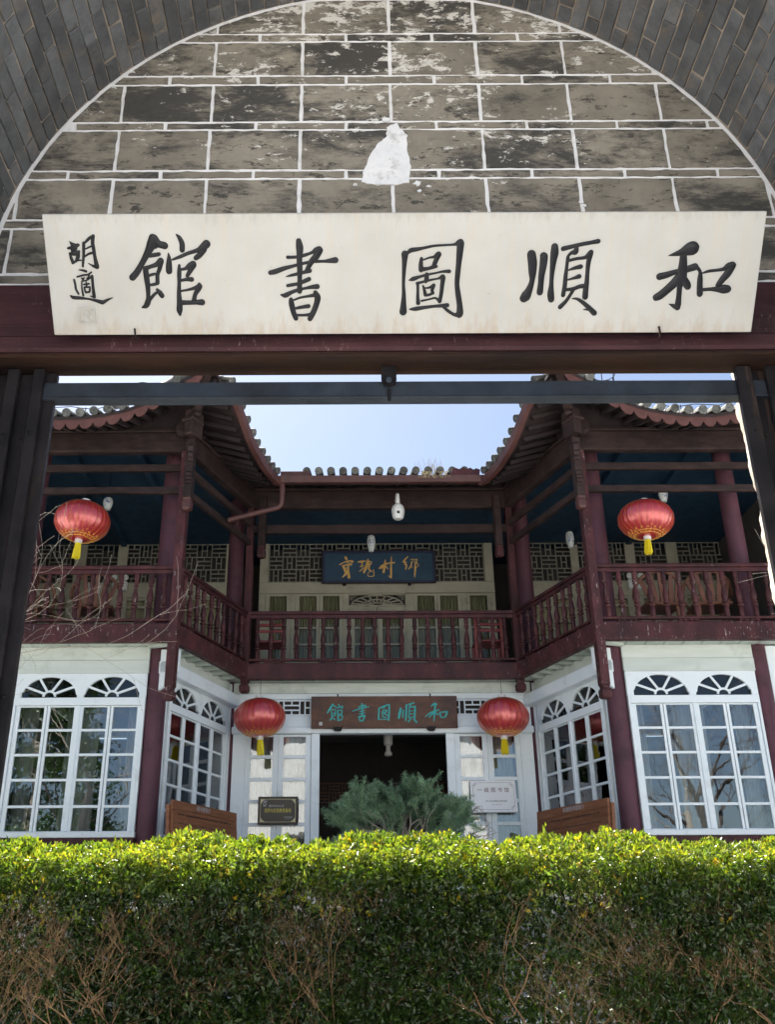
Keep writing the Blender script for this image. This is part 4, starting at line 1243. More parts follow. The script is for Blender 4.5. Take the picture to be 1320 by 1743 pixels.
# ---- veranda ceiling and the recessed upper wall
MB().prism([(x, y + 0.03) for x, y in ringpts] + [(sx(1, 7.6), 18.7), (sx(-1, 7.6), 18.7)], lambda a, b, d: (a, b, d), CE, CE + 0.1).build('veranda_ceiling', TEALCEIL, lib)
for s in (-1, 1):
    for r in (3.6, 4.6):
        boxo('ceiling_joist', TEALCEIL, lib, sx(s, r) - 0.05, sx(s, r) + 0.05, 12.4, 16.4, CE - 0.09, CE - 0.001, bevel=0.006)
for s in (-1, 1):
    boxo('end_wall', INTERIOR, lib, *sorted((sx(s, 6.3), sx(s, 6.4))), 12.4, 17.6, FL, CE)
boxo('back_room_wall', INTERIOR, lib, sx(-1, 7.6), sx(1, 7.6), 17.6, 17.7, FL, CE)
YU = 16.5
up = MB()
up.box(sx(-1, 2.12), sx(1, 2.12), YU, YU + 0.06, 7.385, 7.575).box(sx(-1, 2.12), sx(-1, 1.965), YU, YU + 0.06, 7.577, CE).box(sx(1, 1.965), sx(1, 2.12), YU, YU + 0.06, 7.577, CE)
up.build('upper_wall', CREAM, lib, bevel=0.004)
boxo('upper_cornice', CREAM, lib, sx(-1, 2.12), sx(1, 2.12), YU - 0.02, YU + 0.04, 7.36, 7.395, bevel=0.006)


def fretpanel(x0, x1, seed):
    mb = MB()
    lattice(mb, x0, x1, 7.585, 8.32, YU + 0.02, 0.245, 0.016, 0.03, seed)
    tag(mb.build('upper_lattice', LATTICEP, lib), kind='stuff')


fretpanel(sx(-1, 1.95), sx(1, 1.95), 1)
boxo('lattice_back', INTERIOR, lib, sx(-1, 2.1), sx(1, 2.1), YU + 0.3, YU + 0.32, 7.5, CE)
DOORS = [(-2.0, -1.54, -1.924, -1.62), (-1.46, -1.035, -1.389, -1.085), (-1.03, -0.605, -0.969, -0.675), (0.65, 1.075, 0.721, 1.025), (1.08, 1.51, 1.13, 1.444), (1.60, 2.05, 1.665, 1.969)]
DOORS += [(-0.5, -0.005, -0.40, -0.09), (0.005, 0.5, 0.09, 0.40)]
for r0, r1, g0, g1 in DOORS:
    top = 7.355 if abs(r0 + r1) > 0.6 else 7.11
    mb = MB()
    zz = [z for z in (7.315, 7.02, 6.72, 6.42, 6.12) if z < top - 0.02]
    mb.box(XC + r0, XC + g0, YU, YU + 0.05, FL, top).box(XC + g1, XC + r1, YU, YU + 0.05, FL, top)
    mb.box(XC + g0 - 0.001, XC + g1 + 0.001, YU + 0.001, YU + 0.049, zz[0], top)
    for z in zz[1:]:
        mb.box(XC + g0 - 0.001, XC + g1 + 0.001, YU + 0.003, YU + 0.047, z - 0.016, z + 0.016)
    mb.box(XC + g0 - 0.001, XC + g1 + 0.001, YU + 0.001, YU + 0.049, FL, 6.104)
    d = mb.build('upper_door', CREAM, lib, bevel=0.003)
    for za, zb in zip(zz[:-1], zz[1:]):
        boxo('pane', UPGLASS, d, XC + g0, XC + g1, YU + 0.022, YU + 0.026, zb + 0.016, za - 0.001, bevel=0)
    cu = MB()
    for k in range(31):
        x = XC + g0 + (g1 - g0) * k / 30
        y = YU + 0.09 + 0.022 * math.sin(k * 1.3) + 0.01 * math.sin(k * 0.37)
        cu.v += [(x, y, 6.0), (x, y, 7.33 if top > 7.2 else 7.05)]
    for k in range(30):
        cu.f.append((2 * k, 2 * k + 2, 2 * k + 3, 2 * k + 1))
    cu.build('curtain', CURTAIN, d, smooth=80)
for a, b in ((-2.12, -2.002), (-1.538, -1.462), (-0.603, -0.502), (0.502, 0.648), (1.512, 1.598), (2.052, 2.12)):
    boxo('door_post', CREAM, lib, XC + a, XC + b, YU + 0.002, YU + 0.056, FL, 7.36)
# fan transom over the middle doors
ft = MB()
ft.box(XC - 0.5, XC + 0.5, YU, YU + 0.04, 7.112, 7.14).box(XC - 0.5, XC + 0.5, YU, YU + 0.04, 7.335, 7.358)
for k in range(9):
    t = PI * (k + 0.5) / 9
    ft.bar((XC + 0.09 * math.cos(t), YU + 0.02, 7.14 + 0.04 * math.sin(t)), (XC + 0.46 * math.cos(t), YU + 0.02, 7.14 + 0.185 * math.sin(t)), 0.02, 0.012, (0, 1, 0))
for rr, hh in ((0.09, 0.045), (0.46, 0.185), (0.27, 0.11)):
    ar = [(XC + rr * math.cos(PI * k / 16), YU + 0.021, 7.14 + hh * math.sin(PI * k / 16)) for k in range(17)]
    for u, v in zip(ar[:-1], ar[1:]):
        ft.bar(u, v, 0.02, 0.014, (0, 1, 0))
for e in (-1, 1):
    for dx, dz in ((0.42, 0.165), (0.46, 0.12), (0.38, 0.19), (0.47, 0.17)):
        ar = [(XC + e * dx + 0.02 * math.cos(t), YU + 0.02, 7.14 + dz + 0.02 * math.sin(t)) for t in [k * PI / 4 for k in range(9)]]
        for u, v in zip(ar[:-1], ar[1:]):
            ft.bar(u, v, 0.008, 0.008, (0, 1, 0))
tag(ft.build('fan_transom', CREAM, lib), kind='stuff')
boxo('transom_back', INTERIOR, lib, XC - 0.5, XC + 0.5, YU + 0.2, YU + 0.22, 7.1, 7.36)


def wing_upper(s):
    X = lambda a, b: sorted((sx(s, a), sx(s, b)))
    up = MB()
    up.box(*X(2.66, 7.6), YU, YU + 0.06, FL, 6.2).box(*X(2.66, 7.6), YU, YU + 0.06, 7.30, 7.575)
    for a, b in ((2.66, 2.74), (3.55, 3.68), (4.55, 4.72), (5.3, 5.5)):
        up.box(*X(a, b), YU + 0.001, YU + 0.059, 6.2, CE - 0.001)
    up.build('upper_wall', CREAM, lib, bevel=0.003)
    for a, b in ((2.74, 3.55), (3.68, 4.55), (4.72, 5.3), (5.5, 7.6)):
        fretpanel(*X(a, b), 0)
        # glazed leaves below the fretwork, with a carved panel
        mb = MB()
        A = lambda r0, r1, z0, z1, e=0.0: mb.box(*X(r0, r1), YU + 0.01 + e, YU + 0.05 - e, z0, z1)
        mid = (a + b) / 2
        A(a, a + 0.06, 6.2, 7.3)
        A(b - 0.06, b, 6.2, 7.3)
        A(mid - 0.05, mid + 0.05, 6.2, 7.3)
        for z in (6.21, 6.52, 6.82, 7.12, 7.27):
            A(a + 0.06, b - 0.06, z - 0.02, z + 0.02, 0.002)
        mb.build('upper_window', CREAM, lib)
    boxo('curtain', CURTAIN, lib, *X(2.7, 7.6), YU + 0.12, YU + 0.14, 6.1, 7.32)
    boxo('lattice_back', INTERIOR, lib, *X(2.66, 7.6), YU + 0.3, YU + 0.32, 7.4, CE)


both(wing_upper)

# ---- roofs
RT = 2.38
RF = [2.38, 2.46, 2.55, 2.87, 3.25, 3.5, 3.75, 4.1, 4.4, 4.8, 5.9]
ZF = [8.88, 8.82, 8.74, 8.57, 8.30, 8.20, 8.135, 8.09, 8.085, 8.14, 8.4]
YI = [11.3, 11.6, 11.93, 12.16, 12.32, 12.48, 12.8, 13.06, 13.4]
ZI = [8.88, 8.80, 8.64, 8.47, 8.34, 8.25, 8.14, 8.10, 8.10]
ze = lambda r: float(np.interp(r, RF, ZF))
zi = lambda y: float(np.interp(y, YI, ZI))
ri = lambda y: 1.62 + 0.36 * (13.4 - y)
SL = 0.42
for kind, a, b in SEG:                     # boards added to stop light leaking between the beams and the roof deck
    cb = MB()
    nn = 24
    for k in range(nn + 1):
        q_ = a.lerp(b, k / nn)
        r = abs(q_.x - XC)
        if kind == 'wing':
            top = ze(r) - 0.05 + 0.85 * SL
        elif kind == 'side':
            yy = q_.y - 0.2
            top = (zi(yy) + 0.27) if yy < 13.4 else 8.1 + SL * math.hypot(r - 1.62, q_.y - 13.4)
        else:
            top = 8.1 + SL * math.hypot(max(0, r - 1.62), 0.8)
        top += 0.015
        cb.v += [(q_.x, q_.y, 8.3), (q_.x, q_.y, top), (q_.x, q_.y + 0.03, top), (q_.x, q_.y + 0.03, 8.3)]
    for i in range(nn):
        A_, B_ = 4 * i, 4 * i + 4
        for e in range(4):
            cb.f.append((A_ + e, A_ + (e + 1) % 4, B_ + (e + 1) % 4, B_ + e))
    cb.build('light_block_board', DARKWOOD, lib)
roof = MB()
RN = Vector((0.941, 0.339, 0))


def deck(s, ps, dirs, lens, th=0.05):
    k = len(roof.v)
    n_ = len(ps)
    for p_, d, L in zip(ps, dirs, lens):
        up_ = Vector(p_) + Vector(d) * L + Vector((0, 0, SL * L))
        for q_ in (Vector(p_) + Vector((0, 0, -0.05)), up_ + Vector((0, 0, -0.05)), up_ + Vector((0, 0, -0.05 + th)), Vector(p_) + Vector((0, 0, -0.05 + th))):
            roof.v.append((sx(s, q_.x), q_.y, q_.z))
    for i in range(n_ - 1):
        a, b = k + 4 * i, k + 4 * i + 4
        for e in range(4):
            roof.f.append((a + e, a + (e + 1) % 4, b + (e + 1) % 4, b + e))


EY = 11.4
for s in (-1, 1):
    rs = np.linspace(RT, 7.6, 60)
    deck(s, [(r, EY - 0.1 * max(0, 1 - (r - RT) / 0.6), ze(r)) for r in rs], [(0, 1, 0)] * 60, [min(5.0, 1.44 * (r - RT) + 0.02) for r in rs])
    ys = np.linspace(11.3, 13.4, 24)
    deck(s, [(ri(y), y, zi(y)) for y in ys], [RN] * 24, [min(3.2, 1.43 * (y - 11.3) * 1.04 + 0.02) for y in ys])
    c0 = (1.62, 13.4, 8.10)
    deck(s, [c0, c0, c0], [RN, Vector((0.62, 0.78, 0)), Vector((0, 1, 0))], [3.2, 3.4, 4.2])
deck(1, [(-1.62, 13.4, 8.10), (1.62, 13.4, 8.10)], [(0, 1, 0)] * 2, [4.2, 4.2])
roof = roof.build('roof', DARKWOOD, lib)

# barrel tile rows with round end tiles
def tile_row(L):
    mb = MB()
    nseg = max(2, int(L / 0.22))
    for i in range(nseg):
        y0, y1 = L * i / nseg, L * (i + 1) / nseg
        r0, r1 = 0.062, 0.054
        a0 = [(r0 * math.cos(t), y0, r0 * math.sin(t)) for t in np.linspace(-0.3, PI + 0.3, 8)]
        a1 = [(r1 * math.cos(t), y1 + 0.01, r1 * math.sin(t)) for t in np.linspace(-0.3, PI + 0.3, 8)]
        mb.add(a0 + a1, [(j, j + 1, j + 9, j + 8) for j in range(7)])
    disc = [(0.06 * math.cos(t), -0.012, 0.06 * math.sin(t)) for t in [2 * PI * k / 14 for k in range(14)]]
    inner = [(0.045 * math.cos(t), -0.012, 0.045 * math.sin(t)) for t in [2 * PI * k / 14 for k in range(14)]]
    deep = [(0.043 * math.cos(t), -0.004, 0.043 * math.sin(t)) for t in [2 * PI * k / 14 for k in range(14)]]
    back = [(x, 0.03, z) for x, y, z in disc]
    mb.add(disc + inner + deep + back, [(j, (j + 1) % 14, 14 + (j + 1) % 14, 14 + j) for j in range(14)] + [(14 + j, 14 + (j + 1) % 14, 28 + (j + 1) % 14, 28 + j) for j in range(14)]
           + [tuple(range(28, 42))] + [(j, 42 + j, 42 + (j + 1) % 14, (j + 1) % 14) for j in range(14)])
    mb.lathe([(0.0, 0), (0.02, 0.0), (0.012, 0.008), (0.0, 0.009)], (0, 0, 0), 8)
    k = len(mb.v) - 32
    for i in range(k, len(mb.v)):
        x, y, z = mb.v[i]
        mb.v[i] = (x, -0.004 - z, y)
    return mb.mesh('tile_row', ROOFTILE, smooth=45)


TR = {L: tile_row(L) for L in (0.35, 0.7, 1.2, 2.0)}


def put_row(s, p_, d, L):
    Lk = max([k for k in TR if k <= max(L, 0.35)])
    D = Vector((s * d[0], d[1], 0)).normalized()
    X_ = Vector((D.y, -D.x, 0))
    Y_ = (D + Vector((0, 0, SL * 0.8))).normalized()
    Z_ = X_.cross(Y_)
    o = Vector((sx(s, p_[0]), p_[1], p_[2]))
    M = Matrix(((X_.x, Y_.x, Z_.x, o.x), (X_.y, Y_.y, Z_.y, o.y), (X_.z, Y_.z, Z_.z, o.z), (0, 0, 0, 1))) @ Matrix.Rotation(rad(random.uniform(-4, 4)), 4, 'Y') @ T3((0, random.uniform(-0.012, 0.012), 0))
    inst('tile_row', TR[Lk], roof, M)


for s in (-1, 1):
    for k in range(20):
        r = 2.45 + 0.183 * k
        put_row(s, (r, EY - 0.05 - 0.1 * max(0, 1 - (r - RT) / 0.6), ze(r) + 0.035), (0, 1), 1.44 * (r - RT))
    for k in range(12):
        y = 11.38 + 0.17 * k
        put_row(s, (ri(y) - 0.11, y - 0.03, zi(y) + 0.07), (0.941, 0.339), 1.43 * (y - 11.3))
for k in range(15):
    if k in (0,):
        continue
    put_row(1, (-1.32 + 0.186 * k, 13.31, 8.215), (0, 1), 3)


# scalloped drip board along the wing fronts, gutter along the courtyard sides
def scallop(s):
    mb = MB()
    per = 0.183
    pts = []
    r = 2.46
    while r < 5.7:
        for t, dz in ((0.0, -0.075), (0.12, -0.12), (0.3, -0.15), (0.5, -0.155), (0.7, -0.15), (0.88, -0.12)):
            pts.append((r + per * t, dz))
        r += per
    k0 = len(mb.v)
    for r, dz in pts:
        y = EY + 0.01 - 0.1 * max(0, 1 - (r - RT) / 0.6)
        mb.v += [(sx(s, r), y, ze(r) - 0.035), (sx(s, r), y, ze(r) + dz - 0.03), (sx(s, r), y + 0.022, ze(r) + dz - 0.03), (sx(s, r), y + 0.022, ze(r) - 0.035)]
    for i in range(len(pts) - 1):
        a, b = k0 + 4 * i, k0 + 4 * i + 4
        for e in range(4):
            mb.f.append((a + e, a + (e + 1) % 4, b + (e + 1) % 4, b + e))
    mb.build('drip_board', FASCIA, roof)


both(scallop)


def sweep(mb, path, sec):
    """sweep a 2D section (out, up) along a path; out is to the right of travel"""
    k0 = len(mb.v)
    for i, p_ in enumerate(path):
        p_ = Vector(p_)
        d = Vector(path[min(i + 1, len(path) - 1)]) - Vector(path[max(i - 1, 0)])
        d.z = 0
        d.normalize()
        o = Vector((d.y, -d.x, 0))
        for a, b in sec:
            mb.v.append(tuple(p_ + o * a + Vector((0, 0, b))))
    n_ = len(sec)
    for i in range(len(path) - 1):
        for e in range(n_):
            a = k0 + i * n_
            mb.f.append((a + e, a + (e + 1) % n_, a + n_ + (e + 1) % n_, a + n_ + e))
    mb.f.append(tuple(range(k0, k0 + n_)))
    mb.f.append(tuple(range(k0 + (len(path) - 1) * n_, k0 + len(path) * n_))[::-1])


GSEC = [(0.0, 0.0), (0.05, -0.09), (0.13, -0.09), (0.15, 0.015), (0.135, 0.015), (0.12, -0.075), (0.06, -0.075), (0.015, 0.0)]
gp = [(sx(-1, ri(y)), y, zi(y) - 0.06) for y in np.linspace(11.85, 13.4, 14)]
gpr = [(sx(1, ri(y)), y, zi(y) - 0.06) for y in np.linspace(13.4, 11.85, 14)]
gm = MB()
sweep(gm, gp[:-1] + [(sx(-1, 1.6), 13.385, 8.05)], GSEC)
gm.build('gutter', GUTTER, roof, bevel=0.003)
gm = MB()
sweep(gm, [(sx(-1, 1.56), 13.38, 8.083), (sx(1, 1.56), 13.38, 8.083)], GSEC)
gm.build('gutter', GUTTER, roof, bevel=0.003)
gm = MB()
sweep(gm, [(sx(1, 1.6), 13.385, 8.05)] + gpr[1:], GSEC)
gm.build('gutter', GUTTER, roof, bevel=0.003)
boxo('flashing', GUTTER, roof, sx(-1, 1.53), sx(-1, 1.08), 13.27, 13.285, 8.06, 8.19, bevel=0.002)
fl = MB()
pts = [(1.06, 8.07), (1.5, 8.07), (1.52, 8.2), (1.46, 8.225), (1.42, 8.2), (1.37, 8.235), (1.31, 8.205), (1.25, 8.24), (1.2, 8.21), (1.14, 8.235), (1.08, 8.2)]
fl.prism([(XC + a, b) for a, b in pts], xz, 13.262, 13.275)
fl.build('flashing', MAROON_WORN, roof)
# downpipe from the left corner
MB().tube([(sx(-1, 1.50), 13.32, 8.0), (sx(-1, 1.50), 13.32, 7.72), (sx(-1, 1.515), 13.33, 7.65), (sx(-1, 1.56), 13.33, 7.61), (sx(-1, 1.66), 13.33, 7.58), (sx(-1, 2.3), 13.3, 7.39)], [0.042] * 6, 10).build('downpipe', GUTTER, roof, smooth=50)

# rafters under the eaves, hip beams at the tips
def rafters(s):
    for k in range(22):
        r = 2.72 + 0.155 * k
        L = min(1.5, 1.44 * (r - RT))
        p0 = Vector((sx(s, r), EY + 0.05, ze(r) - 0.09))
        MB().bar(p0, p0 + Vector((0, L, SL * L)), 0.05, 0.06).build('rafter', DARKWOOD, roof)
    for k in range(14):
        y = 11.55 + 0.135 * k
        L = min(1.2, 1.43 * (y - 11.3))
        p0 = Vector((sx(s, ri(y) + 0.05), y + 0.015, zi(y) - 0.09))
        MB().bar(p0, p0 + Vector((s * 0.941 * L, 0.339 * L, SL * L)), 0.05, 0.06).build('rafter', DARKWOOD, roof)
    t0, t1 = Vector((sx(s, 2.42), 11.35, 8.78)), Vector((sx(s, 2.72), 12.2, 8.42))
    MB().bar(t0, t1, 0.13, 0.17).build('hip_beam', BROWNWOOD, roof, bevel=0.02)
    MB().bar(t0 + (t1 - t0) * 0.62 + Vector((0, 0, -0.1)), t1 + Vector((0, 0, -0.06)), 0.11, 0.16).build('hip_bracket', BROWNWOOD, roof, bevel=0.02)
    # ridge along the hip
    MB().tube([(sx(s, 2.37), 11.24, 8.99), (sx(s, 2.55), 11.55, 9.0), (sx(s, 2.8), 12.0, 9.12), (sx(s, 3.3), 12.95, 9.5), (sx(s, 4.6), 14.8, 10.3)], [0.06, 0.09, 0.1, 0.1, 0.1], 8).build('hip_ridge', ROOFTILE, roof, smooth=50)


both(rafters)
for k in range(16):
    x = sx(-1, 1.4) + 0.187 * k
    MB().bar((x, 13.42, 8.07), (x, 14.3, 8.07 + 0.88 * SL), 0.05, 0.06).build('rafter', DARKWOOD, roof)

# ------------------------------------------------------------------ red lanterns
NG = 24
def globe_mesh():
    mb = MB()
    n_, seg = 24, 4
    k = n_ * seg
    prof = []
    for i in range(19):
        t = -PI / 2 + PI * i / 18
        t *= 0.93
        prof.append((0.368 * max(0.05, math.cos(t)) ** 0.88, 0.268 * math.sin(t)))
    for r, z in prof:
        for j in range(k):
            a = 2 * PI * j / k
            f = (j % seg) / seg
            bulge = 1.0 + 0.022 * math.sin(PI * f)
            mb.v.append((r * bulge * math.cos(a), r * bulge * math.sin(a), z))
    for i in range(len(prof) - 1):
        for j in range(k):
            j2 = (j + 1) % k
            mb.f.append((i * k + j, i * k + j2, (i + 1) * k + j2, (i + 1) * k + j))
    mb.f.append(tuple(range(k))[::-1])
    mb.f.append(tuple((len(prof) - 1) * k + j for j in range(k)))
    return mb.mesh('globe', LANTERNRED, smooth=25), prof


GLOBE, gprof = globe_mesh()
rib1 = MB().tube([(r * 1.004, 0, z) for r, z in gprof[1:-1]], 0.0015, 4).mesh('rib', LANTERNGOLD)
lace = MB()
for j in range(18):
    a = 2 * PI * j / 18
    for i, (t, rr, w) in enumerate(((-1.0, 1.006, 0.016), (-0.9, 1.01, 0.013), (-1.12, 1.006, 0.018))):
        R_ = 0.368 * math.cos(t) ** 0.88 * rr
        zz = 0.268 * math.sin(t)
        b = a + (i % 2) * PI / 18
        pts = []
        for q_ in range(9):
            u = 2 * PI * q_ / 8
            aa = b + 0.034 * math.cos(u) * (0.3 / max(R_, 0.1))
            pts.append(((R_ + 0.016 * math.sin(u)) * math.cos(aa), (R_ + 0.016 * math.sin(u)) * math.sin(aa), zz + 0.013 * math.sin(u)))
        lace.tube(pts, 0.0035, 4, cap=False)
for t in (-0.80, -1.05, -1.2):
    R_ = 0.368 * math.cos(t) ** 0.88 * 1.008
    lace.tube([(R_ * math.cos(2 * PI * q_ / 48), R_ * math.sin(2 * PI * q_ / 48), 0.268 * math.sin(t) + (0.012 * abs(math.sin(9 * 2 * PI * q_ / 48)) if t > -0.85 else 0)) for q_ in range(49)], 0.005, 4, cap=False)
LACE = lace.mesh('gold_lace', LANTERNGOLD)
CAPM = MB().lathe([(0.072, 0.25), (0.075, 0.262), (0.06, 0.268), (0.055, 0.30), (0.058, 0.312), (0.05, 0.315), (0.0, 0.315)], n=20).mesh('cap', SILVER, smooth=40)
CAPR = MB().lathe([(0.08, 0.246), (0.086, 0.25), (0.086, 0.262), (0.075, 0.27)], n=20).mesh('cap_ring', LANTERNRED, smooth=40)
COLL = MB().lathe([(0.0, -0.315), (0.05, -0.315), (0.052, -0.30), (0.048, -0.275), (0.055, -0.262), (0.085, -0.255), (0.085, -0.248)], n=20).mesh('collar', SILVER, smooth=40)
tas = MB()
for k in range(110):
    a = random.uniform(0, 2 * PI)
    r = 0.045 * math.sqrt(random.uniform(0.25, 1))
    x, y = r * math.cos(a), r * math.sin(a)
    L = random.uniform(0.185, 0.215)
    tas.tube([(x * 0.8, y * 0.8, -0.312), (x * 1.05, y * 1.05, -0.40), (x * 1.2 + random.uniform(-0.006, 0.006), y * 1.2, -0.312 - L)], 0.0042, 3)
TASM = tas.mesh('tassel', TASSEL)


def lantern(label, x, y, z, ztop, turn):
    t = thing('lantern', label, 'lantern', (x, y, z), 'red lanterns')
    M = T3((x, y, z)) @ Matrix.Rotation(rad(3.5 * math.sin(turn * 17)), 4, 'Y') @ Matrix.Rotation(turn, 4, 'Z') @ Matrix.Diagonal((1, 1, 1 + 0.04 * math.sin(turn * 9), 1))
    g = inst('globe', GLOBE, t, M)
    for j in range(24):
        inst('rib', rib1, g, M @ Matrix.Rotation(2 * PI * j / 24, 4, 'Z'))
    inst('gold_lace', LACE, g, M)
    c_ = inst('cap', CAPM, t, M)
    inst('cap_ring', CAPR, c_, M)
    inst('collar', COLL, t, M)
    tag(inst('tassel', TASM, t, M), kind='stuff')
    MB().tube([(x, y, z + 0.31), (x, y, ztop)], 0.0035, 5).build('cord', IRON, t)


lantern('red satin lantern hanging before the left wing balcony', sx(-1, 4.12), 12.12, 6.86, 7.33, 0.1)
lantern('red satin lantern hanging before the right wing balcony', sx(1, 3.564), 12.12, 6.85, 7.33, 0.5)
lantern('red satin lantern hanging left of the library door above the small black plaque', sx(-1, 1.783), 13.95, 4.575, 5.235, 0.3)
lantern('red satin lantern hanging right of the library door above the white notice', sx(1, 1.718), 13.95, 4.568, 5.235, 0.75)


# ------------------------------------------------------------------ boards with writing
def flat_board(name, label, x0, x1, y, z0, z1, m, th=0.03, bevel=0.004, cat='sign', tilt=0.0):
    o = thing(name, label, cat, ((x0 + x1) / 2, y, z0))
    M = T3(((x0 + x1) / 2, y, z0)) @ Matrix.Rotation(tilt, 4, 'X')
    MB().box(-(x1 - x0) / 2, (x1 - x0) / 2, 0, th, 0, z1 - z0).build('board', m, o, M, bevel=bevel)
    return o, M


def characters(o, M, strokes, m, cx, cz, name, hk=0.14):
    """strokes are relative to (cx,cz) above the board foot, on the board's front face"""
    for ch, st in strokes.items():
        mb = MB()
        for s in st.split('|'):
            brush(mb, s, lambda x, y, h: (x + cx, -0.0008 - h, y + cz), 0.002, hk)
        mb.build(name, m, o, M, smooth=60)


def text(o, M, txt, size, m, x, z, y=-0.0015, sx_=1.0):
    me = glyphs(txt, size, m, 'lettering')
    return inst('lettering', me, o, M @ T3((x, y, z)) @ Matrix.Rotation(PI / 2, 4, 'X') @ Matrix.Diagonal((sx_, 1, 1, 1)))


b1, M1 = flat_board('door_plaque', 'dark walnut plaque with turquoise brush characters over the library door', sx(-1, 1.06), sx(1, 1.107), 14.36, 4.50, 4.972, WOODSIGN, 0.045, 0.006, tilt=rad(3))
characters(b1, M1, TEAL, TEALINK, -0.0235, 0.235, 'painted_character')
MB().box(-0.965, -0.915, -0.004, 0.0, 0.045, 0.095).build('seal', CURTAIN2, b1, M1, bevel=0.001)
for e in (-0.69, 0.69):
    MB().prism([(-0.07, 0.03), (-0.06, -0.02), (-0.035, -0.04), (0.035, -0.04), (0.06, -0.02), (0.07, 0.03), (0.04, 0.018), (0, 0.028), (-0.04, 0.018)], lambda a, b, d: (a + e, d, b), -0.02, 0.05).build('bracket', IRON, b1, M1, bevel=0.004)
    MB().tube([(e, 0.02, 0.472), (e, 0.05, 0.51)], 0.012, 6).build('hook', IRON, b1, M1)

b2, M2 = flat_board('upper_plaque', 'slate blue framed plaque with gold brush characters on the upper wall', sx(-1, 0.98), sx(1, 1.05), 16.40, 7.527, 8.135, BLUEBOARD, 0.04, 0.004)
characters(b2, M2, GOLD, GOLDINK, -0.035, 0.303, 'painted_character')
fm = MB()
hw, hh = 1.015, 0.608
for x0, x1, z0, z1 in ((-hw, hw, 0, 0.045), (-hw, hw, hh - 0.045, hh), (-hw, -hw + 0.045, 0.046, hh - 0.046), (hw - 0.045, hw, 0.046, hh - 0.046)):
    fm.box(x0, x1, -0.012, 0.0, z0, z1)
fm.build('frame', NAVYFRAME, b2, M2, bevel=0.003)
em = MB()
for x0, x1, z0, z1 in ((-hw - 0.008, hw + 0.008, -0.01, -0.001), (-hw - 0.008, hw + 0.008, hh + 0.001, hh + 0.01), (-hw - 0.01, -hw - 0.001, 0, hh), (hw + 0.001, hw + 0.01, 0, hh)):
    em.box(x0, x1, -0.016, 0.02, z0, z1)
em.build('frame_edge', BROWNWOOD, b2, M2)
for e in (-0.62, 0.55):
    MB().lathe([(0, -0.03), (0.03, -0.02), (0.035, 0.0), (0.02, 0.02), (0, 0.025)], n=10).build('knob', IRON, b2, M2 @ T3((e, 0.0, -0.03)))
for x, s_ in ((0.80, 0.8), (0.86, 0.5), (-0.83, 0.8), (-0.88, 0.6)):
    for k in range(int(9 * s_)):
        boxo('small_writing', BROWNWOOD, b2, x - 0.006, x + 0.006, -0.0032, -0.001, 0.5 - 0.045 * k, 0.52 - 0.045 * k, M2, bevel=0) if k % 3 != 2 else None

# small black plaque and white notice hung on the door leaves
BRONZE = surf('dark_bronze_plate', (0.028, 0.022, 0.015), (0.05, 0.04, 0.026), 6, 0.35, bump=0.05)
DKFRAME = surf('black_brown_frame', (0.02, 0.012, 0.011), (0.04, 0.022, 0.02), 6, 0.4, bump=0.1)
YELLOWINK = surf('yellow_print', (0.75, 0.62, 0.08), (0.8, 0.68, 0.1), 6, 0.5, bump=0)
PALEGOLD = surf('pale_gold_print', (0.55, 0.5, 0.28), (0.62, 0.56, 0.33), 6, 0.4, bump=0)
GREYINK = surf('grey_print', (0.5, 0.5, 0.52), (0.55, 0.55, 0.57), 6, 0.5, bump=0)
NOTICEW = surf('white_notice_enamel', (0.9, 0.9, 0.91), (0.92, 0.92, 0.93), 6, 0.35, bump=0)
MAROONINK = surf('dark_maroon_print', (0.10, 0.02, 0.03), (0.13, 0.03, 0.035), 6, 0.5, bump=0)
SLATEINK = surf('slate_print', (0.08, 0.09, 0.12), (0.12, 0.13, 0.16), 6, 0.5, bump=0)

b3, M3 = flat_board('small_plaque', 'small dark bronze plaque with yellow lettering on the left door leaf', sx(-1, 1.805), sx(-1, 1.232), 14.40, 3.15, 3.535, DKFRAME, 0.05, 0.006, tilt=rad(2))
MB().box(-0.262, 0.262, -0.003, 0.0, 0.025, 0.36).build('plate', BRONZE, b3, M3)
fr_ = MB()
for x0, x1, z0, z1 in ((-0.252, 0.252, 0.034, 0.040), (-0.252, 0.252, 0.345, 0.351), (-0.252, -0.246, 0.041, 0.344), (0.246, 0.252, 0.041, 0.344)):
    fr_.box(x0, x1, -0.0046, -0.003, z0, z1)
for ex in (-1, 1):
    for ez in (0, 1):
        cz = 0.042 if not ez else 0.343
        d_ = 1 if not ez else -1
        fr_.prism([(ex * 0.245, cz), (ex * 0.19, cz), (ex * 0.205, cz + d_ * 0.016), (ex * 0.222, cz + d_ * 0.024), (ex * 0.229, cz + d_ * 0.042), (ex * 0.245, cz + d_ * 0.055)], xz, -0.0044, -0.003)
fr_.build('gold_border', PALEGOLD, b3, M3)
text(b3, M3, '研学与实践教育基地', 0.062, YELLOWINK, 0.0, 0.188, -0.005, 0.68)
text(b3, M3, '腾冲市中小学', 0.036, GREYINK, -0.02, 0.252, -0.005)
text(b3, M3, '腾冲市教育体育局', 0.018, GREYINK, 0.15, 0.10, -0.005, 0.85)
text(b3, M3, '二〇二一年', 0.016, GREYINK, 0.15, 0.078, -0.005)
lg = MB()
lg.tube([(-0.19 + 0.02 * math.cos(t), -0.006, 0.283 + 0.02 * math.sin(t)) for t in [k * PI / 6 for k in range(13)]], 0.005, 4, cap=False)
lg.box(-0.21, -0.17, -0.007, -0.0035, 0.250, 0.257)
lg.tube([(-0.2, -0.006, 0.312), (-0.18, -0.006, 0.326), (-0.165, -0.006, 0.318), (-0.15, -0.006, 0.325)], 0.006, 4)
lg.build('emblem', GREYINK, b3, M3)

